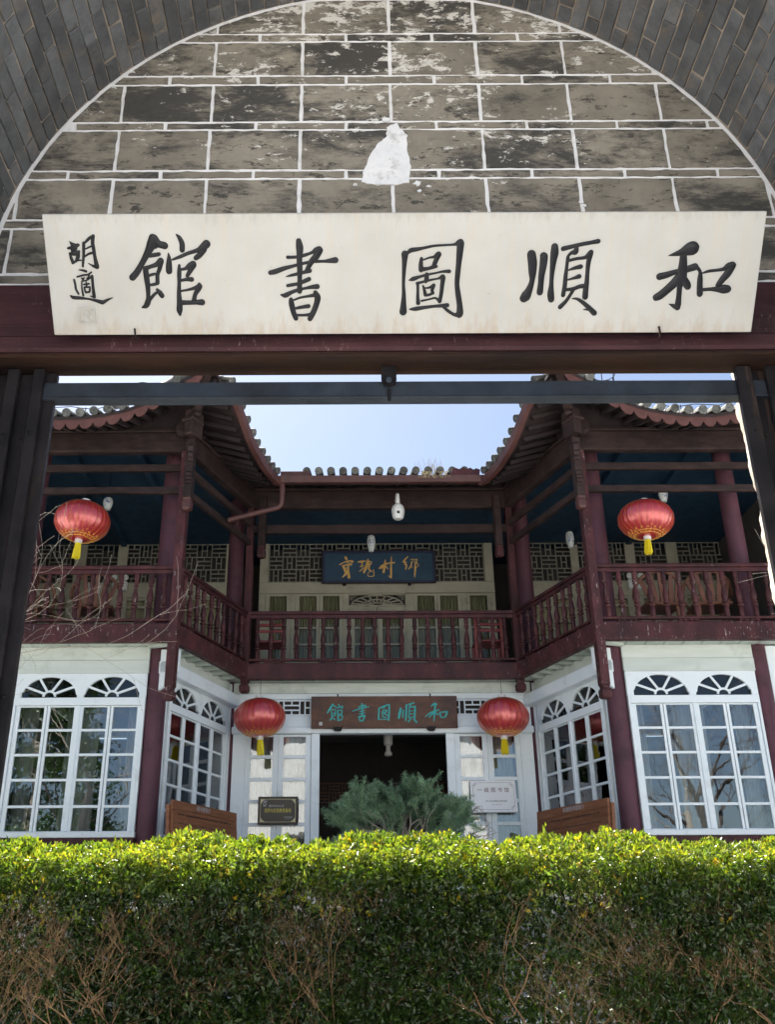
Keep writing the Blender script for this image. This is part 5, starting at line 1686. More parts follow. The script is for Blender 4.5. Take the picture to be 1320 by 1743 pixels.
b4, M4 = flat_board('white_notice', 'white enamel notice with dark characters on the right door leaf', sx(1, 1.25), sx(1, 1.905), 14.36, 3.305, 3.768, NOTICEW, 0.04, 0.004, tilt=rad(-11))
text(b4, M4, '一 级 图 书 馆', 0.075, MAROONINK, 0.0, 0.315, -0.0012)
text(b4, M4, '中华人民共和国文化和旅游部', 0.026, SLATEINK, 0.03, 0.155, -0.0012, 0.92)
text(b4, M4, '二〇一八年十二月', 0.018, SLATEINK, 0.03, 0.105, -0.0012)
fr_ = MB()
for x0, x1, z0, z1 in ((-0.22, 0.22, 0.034, 0.037), (-0.22, 0.22, 0.426, 0.429), (-0.295, -0.292, 0.10, 0.363), (0.292, 0.295, 0.10, 0.363)):
    fr_.box(x0, x1, -0.0012, 0.0, z0, z1)
for ex in (-1, 1):
    for cz, d_ in ((0.036, 1), (0.427, -1)):
        for q_ in range(3):
            fr_.tube([(ex * (0.285 - 0.018 * q_ + 0.013 * math.cos(t)), -0.0015, cz + d_ * (0.012 + 0.018 * (2 - q_)) + 0.013 * math.sin(t)) for t in [k * PI / 4 for k in range(8)]], 0.0022, 4)
fr_.build('border', SLATEINK, b4, M4)


# plank information boards before the wing sides
def info_board(s, label):
    A, B = Vector((sx(s, 2.60), 12.0, 0)), Vector((sx(s, 1.98), 13.3, 0))
    M, L = wallM(s, (2.60, 12.0), (1.98, 13.3), 0.0)
    o = thing('information_board', label, 'sign', (M.translation.x, M.translation.y, 2.05), 'plank information boards')
    M = M @ T3((0, -0.02, 2.75)) @ Matrix.Rotation(rad(-4), 4, 'X') @ T3((0, 0, -2.75))
    for k in range(8):
        z1 = 3.17 - 0.105 * k
        MB().box(-L / 2, L / 2, -0.012 + 0.003 * (k % 2), 0.022, z1 - 0.103, z1).build('plank', PLANKSIGN, o, M, bevel=0.002)
        if 0 < k < 6:
            ln = MB()
            x = -L / 2 + 0.12
            while x < L / 2 - 0.16:
                w_ = random.uniform(0.012, 0.03)
                if random.random() < 0.82:
                    ln.box(x, x + w_, -0.0135, -0.008, z1 - 0.058, z1 - 0.044)
                x += w_ + 0.012
            tag(ln.build('carved_line', DKFRAME, o, M), kind='stuff')
    for e in (-1, 1):
        MB().box(e * (L / 2 + 0.002) - 0.03, e * (L / 2 + 0.002) + 0.03, 0.024, 0.07, 2.06, 3.12).build('leg', PLANKSIGN, o, M, bevel=0.004)
    text(o, M, '和顺图书馆简介' if s > 0 else '藏书楼简介', 0.062, GREYINK, 0.06 * s, 3.118, -0.0145)
    return o


info_board(-1, 'brown plank information board below the left wing side windows')
info_board(1, 'brown plank information board with weathered pale streaks below the right wing side windows')

# ------------------------------------------------------------------ cameras, lamps, small fittings
cx0, cy0, cz0 = sx(1, 0.273), 13.75, 7.76
c1 = thing('security_camera', 'white dome security camera hanging under the main eave', 'camera', (cx0, cy0, cz0))
MB().lathe([(0.0, -0.12), (0.055, -0.118), (0.085, -0.09), (0.095, -0.03), (0.1, 0.0), (0.1, 0.05), (0.085, 0.10), (0.05, 0.135), (0.035, 0.14), (0.0, 0.14)], n=20).build('housing', PLASTICW, c1, T3((cx0, cy0, cz0 - 0.05)), smooth=40)
MB().lathe([(0.03, 0.09), (0.034, 0.1), (0.03, 0.2), (0.024, 0.26)], n=12).build('neck', PLASTICW, c1, T3((cx0, cy0, cz0)), smooth=40)
MB().tube([(cx0, cy0, cz0 + 0.24), (cx0, cy0 + 0.1, cz0 + 0.3), (cx0, cy0 + 0.42, cz0 + 0.32)], 0.03, 10).build('arm', PLASTICW, c1, smooth=50)
MB().box(-0.06, 0.06, -0.012, 0.01, -0.055, 0.055).build('face', PLASTICW, c1, T3((cx0, cy0 - 0.088, cz0 - 0.085)) @ Matrix.Rotation(rad(20), 4, 'X'), bevel=0.015, seg=2)
Mc = T3((cx0, cy0 - 0.104, cz0 - 0.09)) @ Matrix.Rotation(PI / 2 + rad(20), 4, 'X')
MB().lathe([(0.0, 0.012), (0.016, 0.012), (0.024, 0.006), (0.024, -0.006)], n=16).build('lens', BLACKP, c1, Mc)
for ex in (-0.042, 0.042):
    for ez in (-0.03, 0.0, 0.03):
        MB().lathe([(0.0, 0.006), (0.007, 0.006), (0.007, -0.002)], n=8).build('led', GREYINK, c1, Mc @ T3((ex, ez, -0.002)))


def vase_lamp(label, x, y, z, h=0.29, r=0.072):
    o = thing('pendant_lamp', label, 'lamp', (x, y, z), 'porcelain pendant lamps')
    MB().lathe([(r * 0.55, -h / 2), (r * 0.62, -h / 2 + 0.01), (r * 0.62, -h * 0.36), (r * 0.8, -h * 0.3), (r, 0), (r * 0.98, h * 0.25), (r * 0.8, h * 0.44), (r * 0.5, h / 2), (0.0, h / 2)], n=18).build('vase', PORCELAIN, o, T3((x, y, z)), smooth=45)
    mo = MB()
    for k in range(9):
        a = -PI / 2 + random.uniform(-0.7, 0.7)
        zz = random.uniform(-0.07, 0.07)
        c_ = Vector((x + r * 1.01 * math.cos(a), y + r * 1.01 * math.sin(a), z + zz))
        mo.tube([c_, c_ + Vector((random.uniform(-0.02, 0.02), -0.002, random.uniform(-0.02, 0.03)))], [0.009, 0.003], 5)
    tag(mo.build('painted_flower', COBALT, o), kind='stuff')
    MB().tube([(x, y, z + h / 2), (x, y, CE)], 0.004, 5).build('cord', IRON, o)


vase_lamp('blue and white porcelain pendant lamp above the blue plaque', sx(-1, 0.12), 15.2, 7.79)
vase_lamp('porcelain pendant lamp behind the left wing lantern', sx(-1, 4.18), 13.5, 7.76, 0.2)
vase_lamp('porcelain pendant lamp at the upper right of the right wing lantern', sx(1, 4.34), 13.5, 7.88, 0.26)
vase_lamp('porcelain pendant lamp left of the right wing lantern', sx(1, 3.25), 15.2, 7.84)
c2 = thing('hall_lamp', 'dim white lamp hanging inside the dark doorway', 'lamp', (sx(1, 0.113), 15.5, 4.5))
MB().lathe([(0.03, -0.2), (0.06, -0.19), (0.06, -0.15), (0.035, -0.12), (0.035, -0.05), (0.07, -0.02), (0.075, 0.12), (0.06, 0.18), (0.0, 0.19)], n=16).build('shade', CURTAIN2, c2, T3((sx(1, 0.113), 15.5, 4.5)), smooth=40)
MB().tube([(sx(1, 0.113), 15.5, 4.68), (sx(1, 0.113), 15.5, 5.1)], 0.005, 5).build('cord', IRON, c2)


def emergency_light(label, x, z):
    o = thing('emergency_light', label, 'lamp', (x, 16.42, z), 'emergency lights')
    MB().box(x - 0.13, x + 0.13, 16.40, 16.49, z - 0.15, z + 0.02).build('case', PLASTICW, o, bevel=0.01)
    for e in (-0.1, 0.1):
        MB().lathe([(0.0, 0.03), (0.05, 0.03), (0.058, 0.015), (0.04, -0.03), (0.0, -0.03)], n=14).build('head', PLASTICW, o, T3((x + e, 16.40, z + 0.08)) @ Matrix.Rotation(PI / 2, 4, 'X'), smooth=40)


emergency_light('white twin-head emergency light on the right wing upper wall', sx(1, 4.64), 7.55)
emergency_light('white twin-head emergency light on the left wing upper wall', sx(-1, 4.62), 7.56)
o = thing('wall_speaker', 'small white square speaker box on the left wing upper wall', 'speaker', (sx(-1, 5.1), 16.4, 7.46))
MB().box(sx(-1, 5.22), sx(-1, 4.98), 16.40, 16.49, 7.36, 7.56).build('case', PLASTICW, o, bevel=0.008)
MB().lathe([(0.0, 0.004), (0.07, 0.004), (0.075, -0.004)], n=18).build('cone', GREYINK, o, T3((sx(-1, 5.1), 16.397, 7.46)) @ Matrix.Rotation(PI / 2, 4, 'X'))


# ------------------------------------------------------------------ chairs on the balconies
def round_chair(label, x, y, turn):
    o = thing('round_back_chair', label, 'chair', (x, y, FL), 'wooden chairs on the wing balconies')
    M = T3((x, y, FL)) @ Matrix.Rotation(turn, 4, 'Z')
    for ex, ey in ((-0.24, -0.2), (0.24, -0.2), (-0.2, 0.2), (0.2, 0.2)):
        MB().bar((ex, ey, 0.0), (ex * 0.92, ey * 0.92, 0.42), 0.045, 0.045, (0, 1, 0)).build('leg', CHAIRWOOD, o, M)
    MB().box(-0.27, 0.27, -0.24, 0.24, 0.42, 0.46).build('seat', CHAIRWOOD, o, M, bevel=0.015)
    ar = [(0.34 * math.cos(t), 0.22 * math.sin(t) - 0.02 if math.sin(t) > 0 else 0.5 * math.sin(t) * 0.2, 0.62 + 0.30 * max(0, math.sin(t)) ** 0.8) for t in np.linspace(-0.4, PI + 0.4, 22)]
    MB().tube(ar, 0.026, 8).build('arm_rail', CHAIRWOOD, o, M, smooth=50)
    for k in range(5):
        t = PI * (0.2 + 0.15 * k)
        p_ = Vector((0.34 * math.cos(t), 0.22 * math.sin(t) - 0.02, 0.62 + 0.30 * math.sin(t) ** 0.8))
        MB().bar((p_.x * 0.62, 0.2, 0.45), p_, 0.06 if k != 2 else 0.1, 0.018, (0, 1, 0)).build('slat', CHAIRWOOD, o, M)
    for e in (-1, 1):
        MB().bar((e * 0.25, -0.1, 0.45), (e * 0.33, -0.06, 0.62), 0.03, 0.03, (0, 1, 0)).build('arm_post', CHAIRWOOD, o, M)


round_chair('brown round-back chair behind the right wing railing, nearer the corner post', sx(1, 3.85), 12.95, PI + 0.1)
round_chair('brown round-back chair behind the right wing railing beside the outer column', sx(1, 4.55), 12.95, PI - 0.1)
round_chair('brown round-back chair behind the left wing railing, nearer the corner post', sx(-1, 4.05), 12.95, PI + 0.15)
round_chair('brown round-back chair behind the left wing railing beside the gate bars', sx(-1, 4.95), 12.98, PI - 0.2)


def red_chair(label, x, y, turn):
    o = thing('red_chair', label, 'chair', (x, y, FL), 'small red chairs on the main balcony')
    M = T3((x, y, FL)) @ Matrix.Rotation(turn, 4, 'Z')
    for ex in (-0.2, 0.2):
        MB().box(ex - 0.02, ex + 0.02, -0.2, -0.16, 0, 0.42).build('leg', REDCHAIR, o, M)
        MB().box(ex - 0.02, ex + 0.02, 0.16, 0.2, 0, 0.86).build('leg', REDCHAIR, o, M)
    MB().box(-0.22, 0.22, -0.21, 0.21, 0.421, 0.455).build('seat', REDCHAIR, o, M, bevel=0.008)
    for z in (0.58, 0.68, 0.78):
        MB().box(-0.18, 0.18, 0.168, 0.192, z, z + 0.045).build('slat', REDCHAIR, o, M)


red_chair('small red slat-back chair at the left end of the main balcony', sx(-1, 1.72), 14.65, PI)
red_chair('small red slat-back chair at the right end of the main balcony', sx(1, 1.66), 14.65, PI)


# ------------------------------------------------------------------ lightning wires and wire hoops on the wing roofs, dry grass on the gutter
def wires(s, label):
    o = thing('lightning_wire', label, 'wire', (sx(s, 4.0), 11.6, 8.2), 'lightning wires along the wing roofs')
    pts = [(sx(s, r), 11.75, ze(r) + 0.33 + 0.03 * math.sin(r * 9)) for r in np.linspace(3.0, 5.2, 14)]
    MB().tube(pts, 0.006, 5).build('wire', IRON, o)
    for r in (3.45, 4.15, 4.85):
        MB().tube([(sx(s, r), 11.75, ze(r) + 0.05), (sx(s, r), 11.75, ze(r) + 0.34)], 0.007, 5).build('wire_post', IRON, o)


wires(-1, 'thin black wire on posts above the left wing eave')
wires(1, 'thin black wire on posts above the right wing eave')


def hoop(s, r, label):
    o = thing('wire_cage', label, 'wire cage', (sx(s, r), 11.38, ze(r)), 'wire cages on the eaves')
    mb = MB()
    c_ = Vector((sx(s, r), 11.36, ze(r) + 0.04))
    for z in (0.0, 0.17):
        mb.tube([c_ + Vector((0.14 * math.cos(t), 0.14 * math.sin(t), z)) for t in [k * PI / 8 for k in range(17)]], 0.006, 4, cap=False)
    for k in range(5):
        t = 2 * PI * k / 5 + 0.4
        mb.tube([c_ + Vector((0.14 * math.cos(t), 0.14 * math.sin(t), -0.05)), c_ + Vector((0.14 * math.cos(t), 0.14 * math.sin(t), 0.17))], 0.006, 4)
    mb.build('hoops', IRON, o)


hoop(-1, 3.26, 'small black wire cage on the left wing eave')
hoop(1, 3.02, 'small black wire cage on the right wing eave')
o = thing('grass_tuft', 'dry grass tuft growing from the main eave tiles', 'grass', (sx(1, 0.78), 13.3, 8.2))
gt = MB()
for k in range(46):
    x = sx(1, 0.5 + random.gauss(0.27, 0.13))
    h = random.uniform(0.08, 0.3)
    b = random.uniform(-0.07, 0.07)
    gt.tube([(x, 13.34, 8.17), (x + b * 0.4, 13.34, 8.17 + h * 0.6), (x + b, 13.33, 8.17 + h)], [0.003, 0.002, 0.001], 3)
for k in range(40):
    x = sx(1, random.uniform(0.6, 1.0))
    gt.tube([(x, 13.30, 8.19), (x + random.uniform(-0.05, 0.05), 13.24, 8.16), (x + random.uniform(-0.08, 0.08), 13.22, 8.04)], [0.005, 0.004, 0.002], 3)
tag(gt.build('blades', DRYGRASS, o), kind='stuff')

# ------------------------------------------------------------------ hedge
def leaves_mesh(name, P, D, L, Wd, tone, m, fold=0.25):
    """leaf = folded pair of triangles-as-quads: base, left, tip, right; P (N,3) base, D (N,3) direction"""
    N = len(P)
    r = rng.normal(size=(N, 3))
    S = np.cross(D, r)
    S /= np.linalg.norm(S, axis=1, keepdims=True) + 1e-9
    U = np.cross(S, D)
    L = L[:, None]
    Wd = Wd[:, None]
    base = P
    mid = P + D * L * 0.5
    v = np.stack([base, mid + S * Wd * 0.5 + U * Wd * fold, P + D * L - U * L * 0.08, mid - S * Wd * 0.5 + U * Wd * fold], 1).reshape(-1, 3)
    f = np.arange(N * 4).reshape(N, 4)
    f = np.concatenate([f[:, [0, 1, 2]], f[:, [0, 2, 3]]], 0)
    return np_mesh(name, v, f, m, np.concatenate([tone, tone]))


def fbm(p, seed, sc):
    """cheap smooth value noise from summed sines"""
    r_ = np.random.default_rng(seed)
    o = np.zeros(len(p))
    for k in range(7):
        w = r_.normal(size=3) * sc * (1 + 0.35 * k)
        o += np.sin(p @ w + r_.uniform(0, 6.28)) / (1 + 0.35 * k)
    return o / 3.2


hedge = thing('hedge', 'dense clipped evergreen hedge with sunlit yellow-green top and bare twiggy lower side', 'hedge', (0.3, 6.4, 0.6))
HX0, HX1, HY0, HY1 = -3.4, 4.0, 6.0, 6.95


def htop(x):
    e = np.maximum(0, np.abs(x - 0.25) - 1.45)
    return 2.085 - 0.045 * np.minimum(e, 1.6) + 0.026 * np.sin(x * 5.1) + 0.018 * np.sin(x * 11.7 + 1) + 0.014 * np.sin(x * 31 + 2)


# sprig centres: a shell on top, a shell on the near face (thinned in patches), some in depth
def sprigs():
    out = []
    n1 = 15000
    x = rng.uniform(HX0, HX1, n1)
    y = rng.uniform(HY0 - 0.02, HY1, n1)
    z = htop(x) + 0.05 * np.sin(PI * np.clip((y - HY0) / (HY1 - HY0), 0, 1)) - rng.exponential(0.035, n1) - 0.3 * np.clip(1 - (y - HY0) / 0.22, 0, 1) ** 1.8 * rng.uniform(0.3, 1.25, n1)
    out.append(np.stack([x, y, z], 1))
    nc = 3000                                    # leafy clumps on the near face, with gaps between them
    cx_ = rng.uniform(HX0, HX1, nc)
    cz_ = rng.uniform(0.6, 2.04, nc)
    c_ = np.stack([cx_, np.full(nc, HY0), cz_], 1)
    keep = fbm(c_, 5, 2.4) + 0.3 * fbm(c_, 6, 7.0) + (cz_ - 1.3) * 0.45 + 0.22 + rng.normal(0, 0.18, nc) > 0.0
    c_ = c_[keep]
    c_[:, 1] += rng.uniform(-0.05, 0.12, len(c_)) + 0.05 * fbm(c_, 3, 2.6)
    m_ = 17
    sg = np.repeat(rng.uniform(0.025, 0.06, len(c_)), m_)[:, None]
    p = np.repeat(c_, m_, 0) + rng.normal(0, 1, (len(c_) * m_, 3)) * sg * np.array([1.15, 0.5, 0.85])
    p[:, 1] = np.maximum(p[:, 1], HY0 - 0.07)
    out.append(p[p[:, 2] < htop(p[:, 0]) - 0.015])
    n3 = 44000
    x = rng.uniform(HX0, HX1, n3)
    z = rng.uniform(0.62, 2.0, n3)
    y = HY0 + 0.14 + rng.exponential(0.2, n3)
    y = np.minimum(y, HY1)
    out.append(np.stack([x, y, z], 1))
    return out


sp = sprigs()
PP, DD, TT, LL = [], [], [], []
for gi, S_ in enumerate(sp):
    n_ = len(S_)
    k = 5
    ax = np.array([0, -0.55, 0.6]) if gi == 1 else np.array([0, -0.15, 1.0])
    ax = ax + rng.normal(0, 0.45, (n_, 3))
    ax /= np.linalg.norm(ax, axis=1, keepdims=True)
    P = np.repeat(S_, k, 0) + rng.normal(0, 0.009, (n_ * k, 3))
    A = np.repeat(ax, k, 0)
    d = A * 0.75 + rng.normal(0, 0.55, (n_ * k, 3))
    d /= np.linalg.norm(d, axis=1, keepdims=True)
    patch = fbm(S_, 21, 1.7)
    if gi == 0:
        t = 0.64 + 0.2 * patch + rng.normal(0, 0.1, n_)  # sunlight on the clipped top is painted in as a brighter leaf tone
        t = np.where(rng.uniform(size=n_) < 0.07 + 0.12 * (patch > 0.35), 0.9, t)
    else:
        t = 0.18 + 0.14 * patch + rng.normal(0, 0.1, n_) + 0.5 * np.clip((S_[:, 2] - 1.72) / 0.3, 0, 1) ** 1.3  # tone rises near the top, carrying the painted sunlit band down the face
    PP.append(P)
    DD.append(d)
    TT.append(np.clip(np.repeat(t, k) + rng.normal(0, 0.05, n_ * k), 0, 1))
    LL.append(rng.uniform(0.018, 0.044, n_ * k) * np.repeat(rng.uniform(0.7, 1.25, n_), k))
# a few tall young shoots standing above the clipped top
for xs in [-2.2, -1.55, -0.9, 0.62, 1.16, 1.62, 2.4, -0.2] + [random.uniform(-2.6, 3.0) for _ in range(60)]:
    zt = float(htop(np.array([xs]))[0])
    h = random.uniform(0.0, 0.05) if abs(xs * 100 - round(xs * 100)) > 1e-6 else random.uniform(0.03, 0.085)
    n_ = 16
    q_ = np.stack([np.full(n_, xs) + rng.normal(0, 0.01, n_), np.full(n_, 6.2 + random.uniform(-0.05, 0.4)) + rng.normal(0, 0.01, n_), zt + 0.02 + rng.uniform(0, h, n_)], 1)
    d = np.array([0, 0, 0.8]) + rng.normal(0, 0.5, (n_, 3))
    d /= np.linalg.norm(d, axis=1, keepdims=True)
    PP.append(q_); DD.append(d); TT.append(np.full(n_, 0.68) + rng.normal(0, 0.06, n_)); LL.append(rng.uniform(0.025, 0.04, n_))
PP, DD, TT, LL = map(np.concatenate, (PP, DD, TT, LL))
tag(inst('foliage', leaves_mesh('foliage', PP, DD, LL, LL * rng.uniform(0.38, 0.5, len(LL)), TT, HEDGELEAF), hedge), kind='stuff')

# twigs: forked stems climbing to the face
tw = MB()


def twig(p_, d, L, r, depth):
    n_ = 4
    pts, rs = [p_], [r]
    q_ = p_.copy()
    for i in range(n_):
        d = (d + Vector((random.gauss(0, 0.2), random.gauss(0, 0.14), random.gauss(0.03, 0.1)))).normalized()
        q_ = q_ + d * L / n_
        q_.y = max(q_.y, HY0 - 0.03)
        pts.append(q_.copy())
        rs.append(r * (1 - 0.45 * (i + 1) / n_))
    tw.tube(pts, rs, 5 if r > 0.006 else 3, cap=False)
    if depth and q_.z < 2.02:
        for k in range(random.choice((2, 2, 3))):
            e = (d + Vector((random.gauss(0, 0.5), random.gauss(-0.12, 0.3), random.gauss(0.12, 0.25)))).normalized()
            twig(q_.copy(), e, L * random.uniform(0.62, 0.9), r * 0.58, depth - 1)


for k in range(120):
    x = HX0 + (HX1 - HX0) * (k + random.random()) / 120
    twig(Vector((x, HY0 + random.uniform(0.03, 0.4), 0.62)), Vector((random.gauss(0, 0.25), -0.1, 1)).normalized(), random.uniform(0.28, 0.44), random.choice((0.005, 0.006, 0.008, 0.011, 0.016)), 5)
tag(tw.build('twigs', BARK, hedge, smooth=80), kind='stuff')

# ------------------------------------------------------------------ low pine in front of the doorway
pine = thing('pine_bush', 'low spreading blue-green pine bush in front of the dark doorway', 'pine', (sx(1, 0.1), 11.25, 2.05))
pb = MB()
tips = []


def grow(p_, d, L, r, depth, flat):
    pts, rs = [p_], [r]
    q_ = p_.copy()
    for i in range(4):
        d = (d + Vector((random.gauss(0, 0.22), random.gauss(0, 0.22), random.gauss(0.02, 0.16)))).normalized()
        q_ = q_ + d * L / 4
        q_.z = min(q_.z, zcap(q_.x) + random.uniform(-0.05, 0.02))
        pts.append(q_.copy())
        rs.append(r * (1 - 0.5 * (i + 1) / 4))
        if depth <= 1 or (depth == 2 and i > 1):
            tips.append((q_.copy(), d.copy()))
    pb.tube(pts, rs, 6 if r > 0.008 else 4, cap=False)
    if depth:
        for k in range(random.choice((2, 3, 3))):
            e = (d + Vector((random.gauss(0, 0.6), random.gauss(0, 0.5), random.gauss(0.1, 0.3)))).normalized()
            grow(q_.copy(), e, L * random.uniform(0.6, 0.85), r * 0.6, depth - 1, flat)
    else:
        tips.append((q_.copy(), d.copy()))


zcap = lambda x: 3.2 - 0.3 * abs((x - sx(1, 0.05)) / 0.95) ** 1.6 + 0.06 * math.sin(x * 11) + 0.05 * math.sin(x * 23 + 1)
base = Vector((sx(1, 0.12), 11.25, 2.05))
pb.tube([base, base + Vector((0.03, 0, 0.3)), base + Vector((-0.02, 0.02, 0.52))], [0.06, 0.05, 0.045], 8, cap=False)
for ang, el, L in ((175, 20, 0.5), (165, 42, 0.48), (140, 58, 0.42), (95, 72, 0.42), (60, 58, 0.44), (25, 42, 0.5), (8, 20, 0.55), (-5, 32, 0.48), (190, 32, 0.5), (215, 40, 0.4), (270, 45, 0.38), (325, 40, 0.4), (120, 66, 0.4), (40, 66, 0.42), (180, 8, 0.5), (0, 8, 0.5), (250, 12, 0.4), (290, 12, 0.4), (200, 14, 0.45), (340, 14, 0.45)):
    a, e = rad(ang), rad(el)
    grow(base + Vector((random.uniform(-0.05, 0.05), 0, random.uniform(0.38, 0.54))), 1.0 * Vector((math.cos(a) * math.cos(e), 0.55 * math.sin(a) * math.cos(e), math.sin(e))), L * 0.86, 0.02, 3, 0)
pb.build('trunk', PINEBARK, pine, smooth=80)
pb = MB()
for k_ in range(30):
    x0 = base.x + random.uniform(-0.7, 0.62)
    p0 = Vector((x0, 11.25 + random.uniform(-0.3, 0.2), zcap(x0) - random.uniform(0.05, 0.5)))
    e_ = Vector((random.gauss((x0 - base.x) * 0.9, 0.35), random.gauss(0, 0.2), random.uniform(0.1, 0.9))).normalized()
    q1 = p0 + e_ * random.uniform(0.14, 0.26)
    pb.tube([p0, (p0 + q1) / 2 + Vector((0, 0, 0.01)), q1], [0.005, 0.004, 0.002], 4, cap=False)
    for f_ in np.linspace(0.1, 1.0, 6):
        tips.append((p0.lerp(q1, f_), e_.copy()))
tag(pb.build('shoots', PINEBARK, pine, smooth=80), kind='stuff')
tp = np.array([t[0] for t in tips])
td = np.array([t[1] for t in tips])
ok = (tp[:, 2] > 2.5) & (np.abs(tp[:, 0] - base.x + 0.1) < 0.86)
tp, td = tp[ok], td[ok]
k = 38
N = len(tp) * k
P = np.repeat(tp, k, 0) + np.repeat(td, k, 0) * rng.uniform(-0.09, 0.03, (N, 1)) + rng.normal(0, 0.008, (N, 3))
d = np.repeat(td, k, 0) * 0.55 + rng.normal(0, 0.55, (N, 3)) + np.array([0, 0, 0.15])
d /= np.linalg.norm(d, axis=1, keepdims=True)
tone = np.clip(np.repeat(rng.uniform(0.1, 0.75, len(tp)), k) + rng.normal(0, 0.1, N), 0, 1)
Ln = rng.uniform(0.03, 0.062, N)
tag(inst('crown', leaves_mesh('crown', P, d, Ln, np.full(N, 0.0055), tone, PINELEAF, 0.05), pine), kind='stuff')


# ------------------------------------------------------------------ bare trees at both sides, evergreen behind them
def bare_tree(label, trunk, limbs, seed, extra=3, bark=None):
    bark = bark or BAREBARK
    random.seed(seed)
    o = thing('bare_tree', label, 'tree', trunk[0])
    MB().tube(trunk, [0.10, 0.085, 0.07, 0.055][:len(trunk)], 9, cap=False).build('trunk', bark, o, smooth=80)
    mb = MB()

    def tw_(p_, d, L, r, depth):
        pts, rs = [p_], [r]
        q_ = p_.copy()
        bend = Vector((random.gauss(0, 0.1), random.gauss(0, 0.08), random.gauss(0.02, 0.1)))
        for i in range(5):
            d = (d + bend + Vector((random.gauss(0, 0.1), random.gauss(0, 0.1), random.gauss(0, 0.1)))).normalized()
            q_ = q_ + d * L / 5
            pts.append(q_.copy())
            rs.append(max(0.0016, r * (1 - 0.6 * (i + 1) / 5)))
            if depth and i in (1, 3) and random.random() < 0.75:
                e = (d + Vector((random.gauss(0, 0.6), random.gauss(0, 0.5), random.gauss(0.1, 0.55)))).normalized()
                tw_(q_.copy(), e, L * random.uniform(0.45, 0.75), rs[-1] * 0.6, depth - 1)
            if depth == 0 and random.random() < 0.3:
                mb.lathe([(0.0, -0.006), (0.005, 0.0), (0.0, 0.008)], q_, 5)
        mb.tube(pts, rs, 5 if r > 0.006 else 3, cap=False)
        if depth:
            for k in range(2):
                e = (d + Vector((random.gauss(0, 0.45), random.gauss(0, 0.4), random.gauss(0.05, 0.4)))).normalized()
                tw_(q_.copy(), e, L * random.uniform(0.6, 0.85), rs[-1] * 0.8, depth - 1)

    for p_, q_, r in limbs:
        p_, q_ = Vector(p_), Vector(q_)
        tw_(p_, (q_ - p_).normalized(), (q_ - p_).length, r, extra)
    mb.build('branches', bark, o, smooth=80)
    random.seed(seed + 100)


bare_tree('leafless tree reaching pale twigs in from the left past the wing railing', [(-4.75, 8.9, 0.6), (-4.6, 8.9, 1.9), (-4.4, 9.0, 3.0), (-4.25, 9.0, 3.9)],
          [((-4.4, 9.0, 3.0), (-3.35, 9.0, 3.55), 0.02), ((-4.35, 9.0, 3.3), (-3.2, 9.1, 3.75), 0.016), ((-4.25, 9.0, 3.9), (-3.5, 8.9, 4.35), 0.018), ((-4.25, 9.0, 3.9), (-4.9, 9.4, 4.9), 0.025), ((-4.4, 9.0, 3.0), (-5.2, 9.5, 4.2), 0.025)], 5)
bare_tree('leafless tree reaching fine twigs in from the right before the wing windows', [(5.9, 7.9, 0.6), (5.8, 7.9, 1.9), (5.7, 8.0, 3.0), (5.65, 8.0, 3.6)],
          [((5.75, 8.0, 2.6), (4.95, 8.0, 3.2), 0.014), ((5.7, 8.0, 3.0), (4.9, 8.2, 3.6), 0.016), ((5.65, 8.0, 3.5), (4.95, 8.1, 4.0), 0.016), ((5.65, 8.0, 3.6), (6.2, 8.3, 4.4), 0.02)], 9, 3)
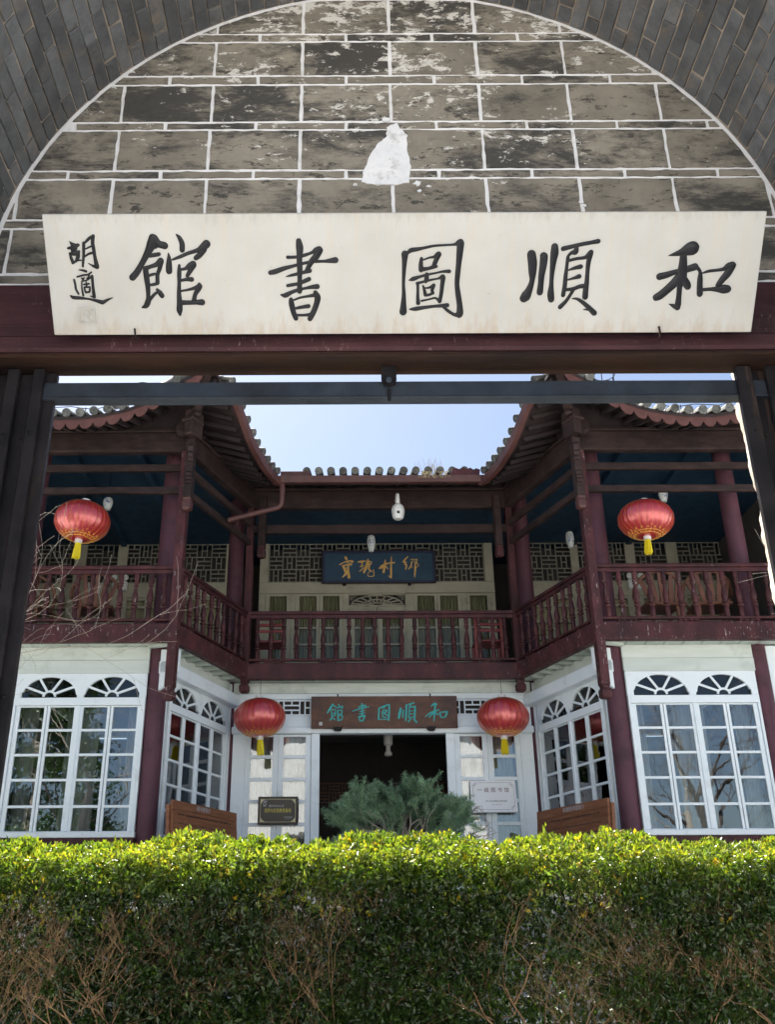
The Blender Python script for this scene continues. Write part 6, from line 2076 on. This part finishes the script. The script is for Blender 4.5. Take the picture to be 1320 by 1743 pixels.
bare_tree('leafless tree with silhouette-dark bark, added by the right garden wall for the window reflections', [(6.6, 6.3, 0.6), (6.55, 6.3, 2.2), (6.6, 6.2, 3.2), (6.5, 6.25, 4.0)],
          [((6.5, 6.25, 4.0), (6.1, 6.3, 5.4), 0.05), ((6.5, 6.25, 4.0), (7.2, 6.4, 5.3), 0.05), ((6.58, 6.2, 3.2), (5.6, 6.5, 4.4), 0.045), ((6.58, 6.2, 3.2), (7.5, 6.0, 4.3), 0.045), ((6.56, 6.2, 2.7), (5.8, 6.0, 3.6), 0.04), ((6.56, 6.2, 2.8), (7.4, 6.6, 3.7), 0.04), ((6.5, 6.2, 3.7), (6.2, 5.6, 5.0), 0.04), ((6.5, 6.2, 3.6), (6.9, 6.9, 5.0), 0.04)], 13, 4, SILHOUETTEBARK)  # unseen tree, added for its dark reflection in the right wing panes


def evergreen(label, x, y, z0, h, rx, seed):
    r_ = np.random.default_rng(seed)
    o = thing('evergreen_tree', label, 'tree', (x, y, z0))
    MB().tube([(x, y, z0), (x + 0.05, y, z0 + h * 0.4), (x, y, z0 + h * 0.9)], [0.16, 0.12, 0.04], 9).build('trunk', PINEBARK, o, smooth=80)
    cl = []
    for k in range(70):
        a, rr = r_.uniform(0, 2 * PI), math.sqrt(r_.uniform(0.1, 1))
        zz = r_.uniform(0.25, 1.0)
        w = rx * (1.1 - 0.75 * abs(zz - 0.5) * 2 * 0.8)
        cl.append((x + w * rr * math.cos(a), y + w * rr * math.sin(a), z0 + h * zz))
    cl = np.array(cl)
    per = 420
    P = np.repeat(cl, per, 0) + r_.normal(0, 0.24, (len(cl) * per, 3)) * np.array([1, 1, 0.55])
    d = r_.normal(size=P.shape)
    d /= np.linalg.norm(d, axis=1, keepdims=True)
    tone = np.clip(np.repeat(r_.uniform(0, 1, len(cl)), per) + r_.normal(0, 0.15, len(P)), 0, 1)
    tag(inst('crown', leaves_mesh('crown', P, d, r_.uniform(0.07, 0.12, len(P)), np.full(len(P), 0.045), tone, TREELEAF), o), kind='stuff')


evergreen('dark evergreen tree beside the left garden wall', -6.3, 5.6, 0.6, 6.5, 1.7, 31)
evergreen('second dark evergreen tree further left by the garden wall', -8.6, 6.6, 0.6, 6.0, 1.6, 32)
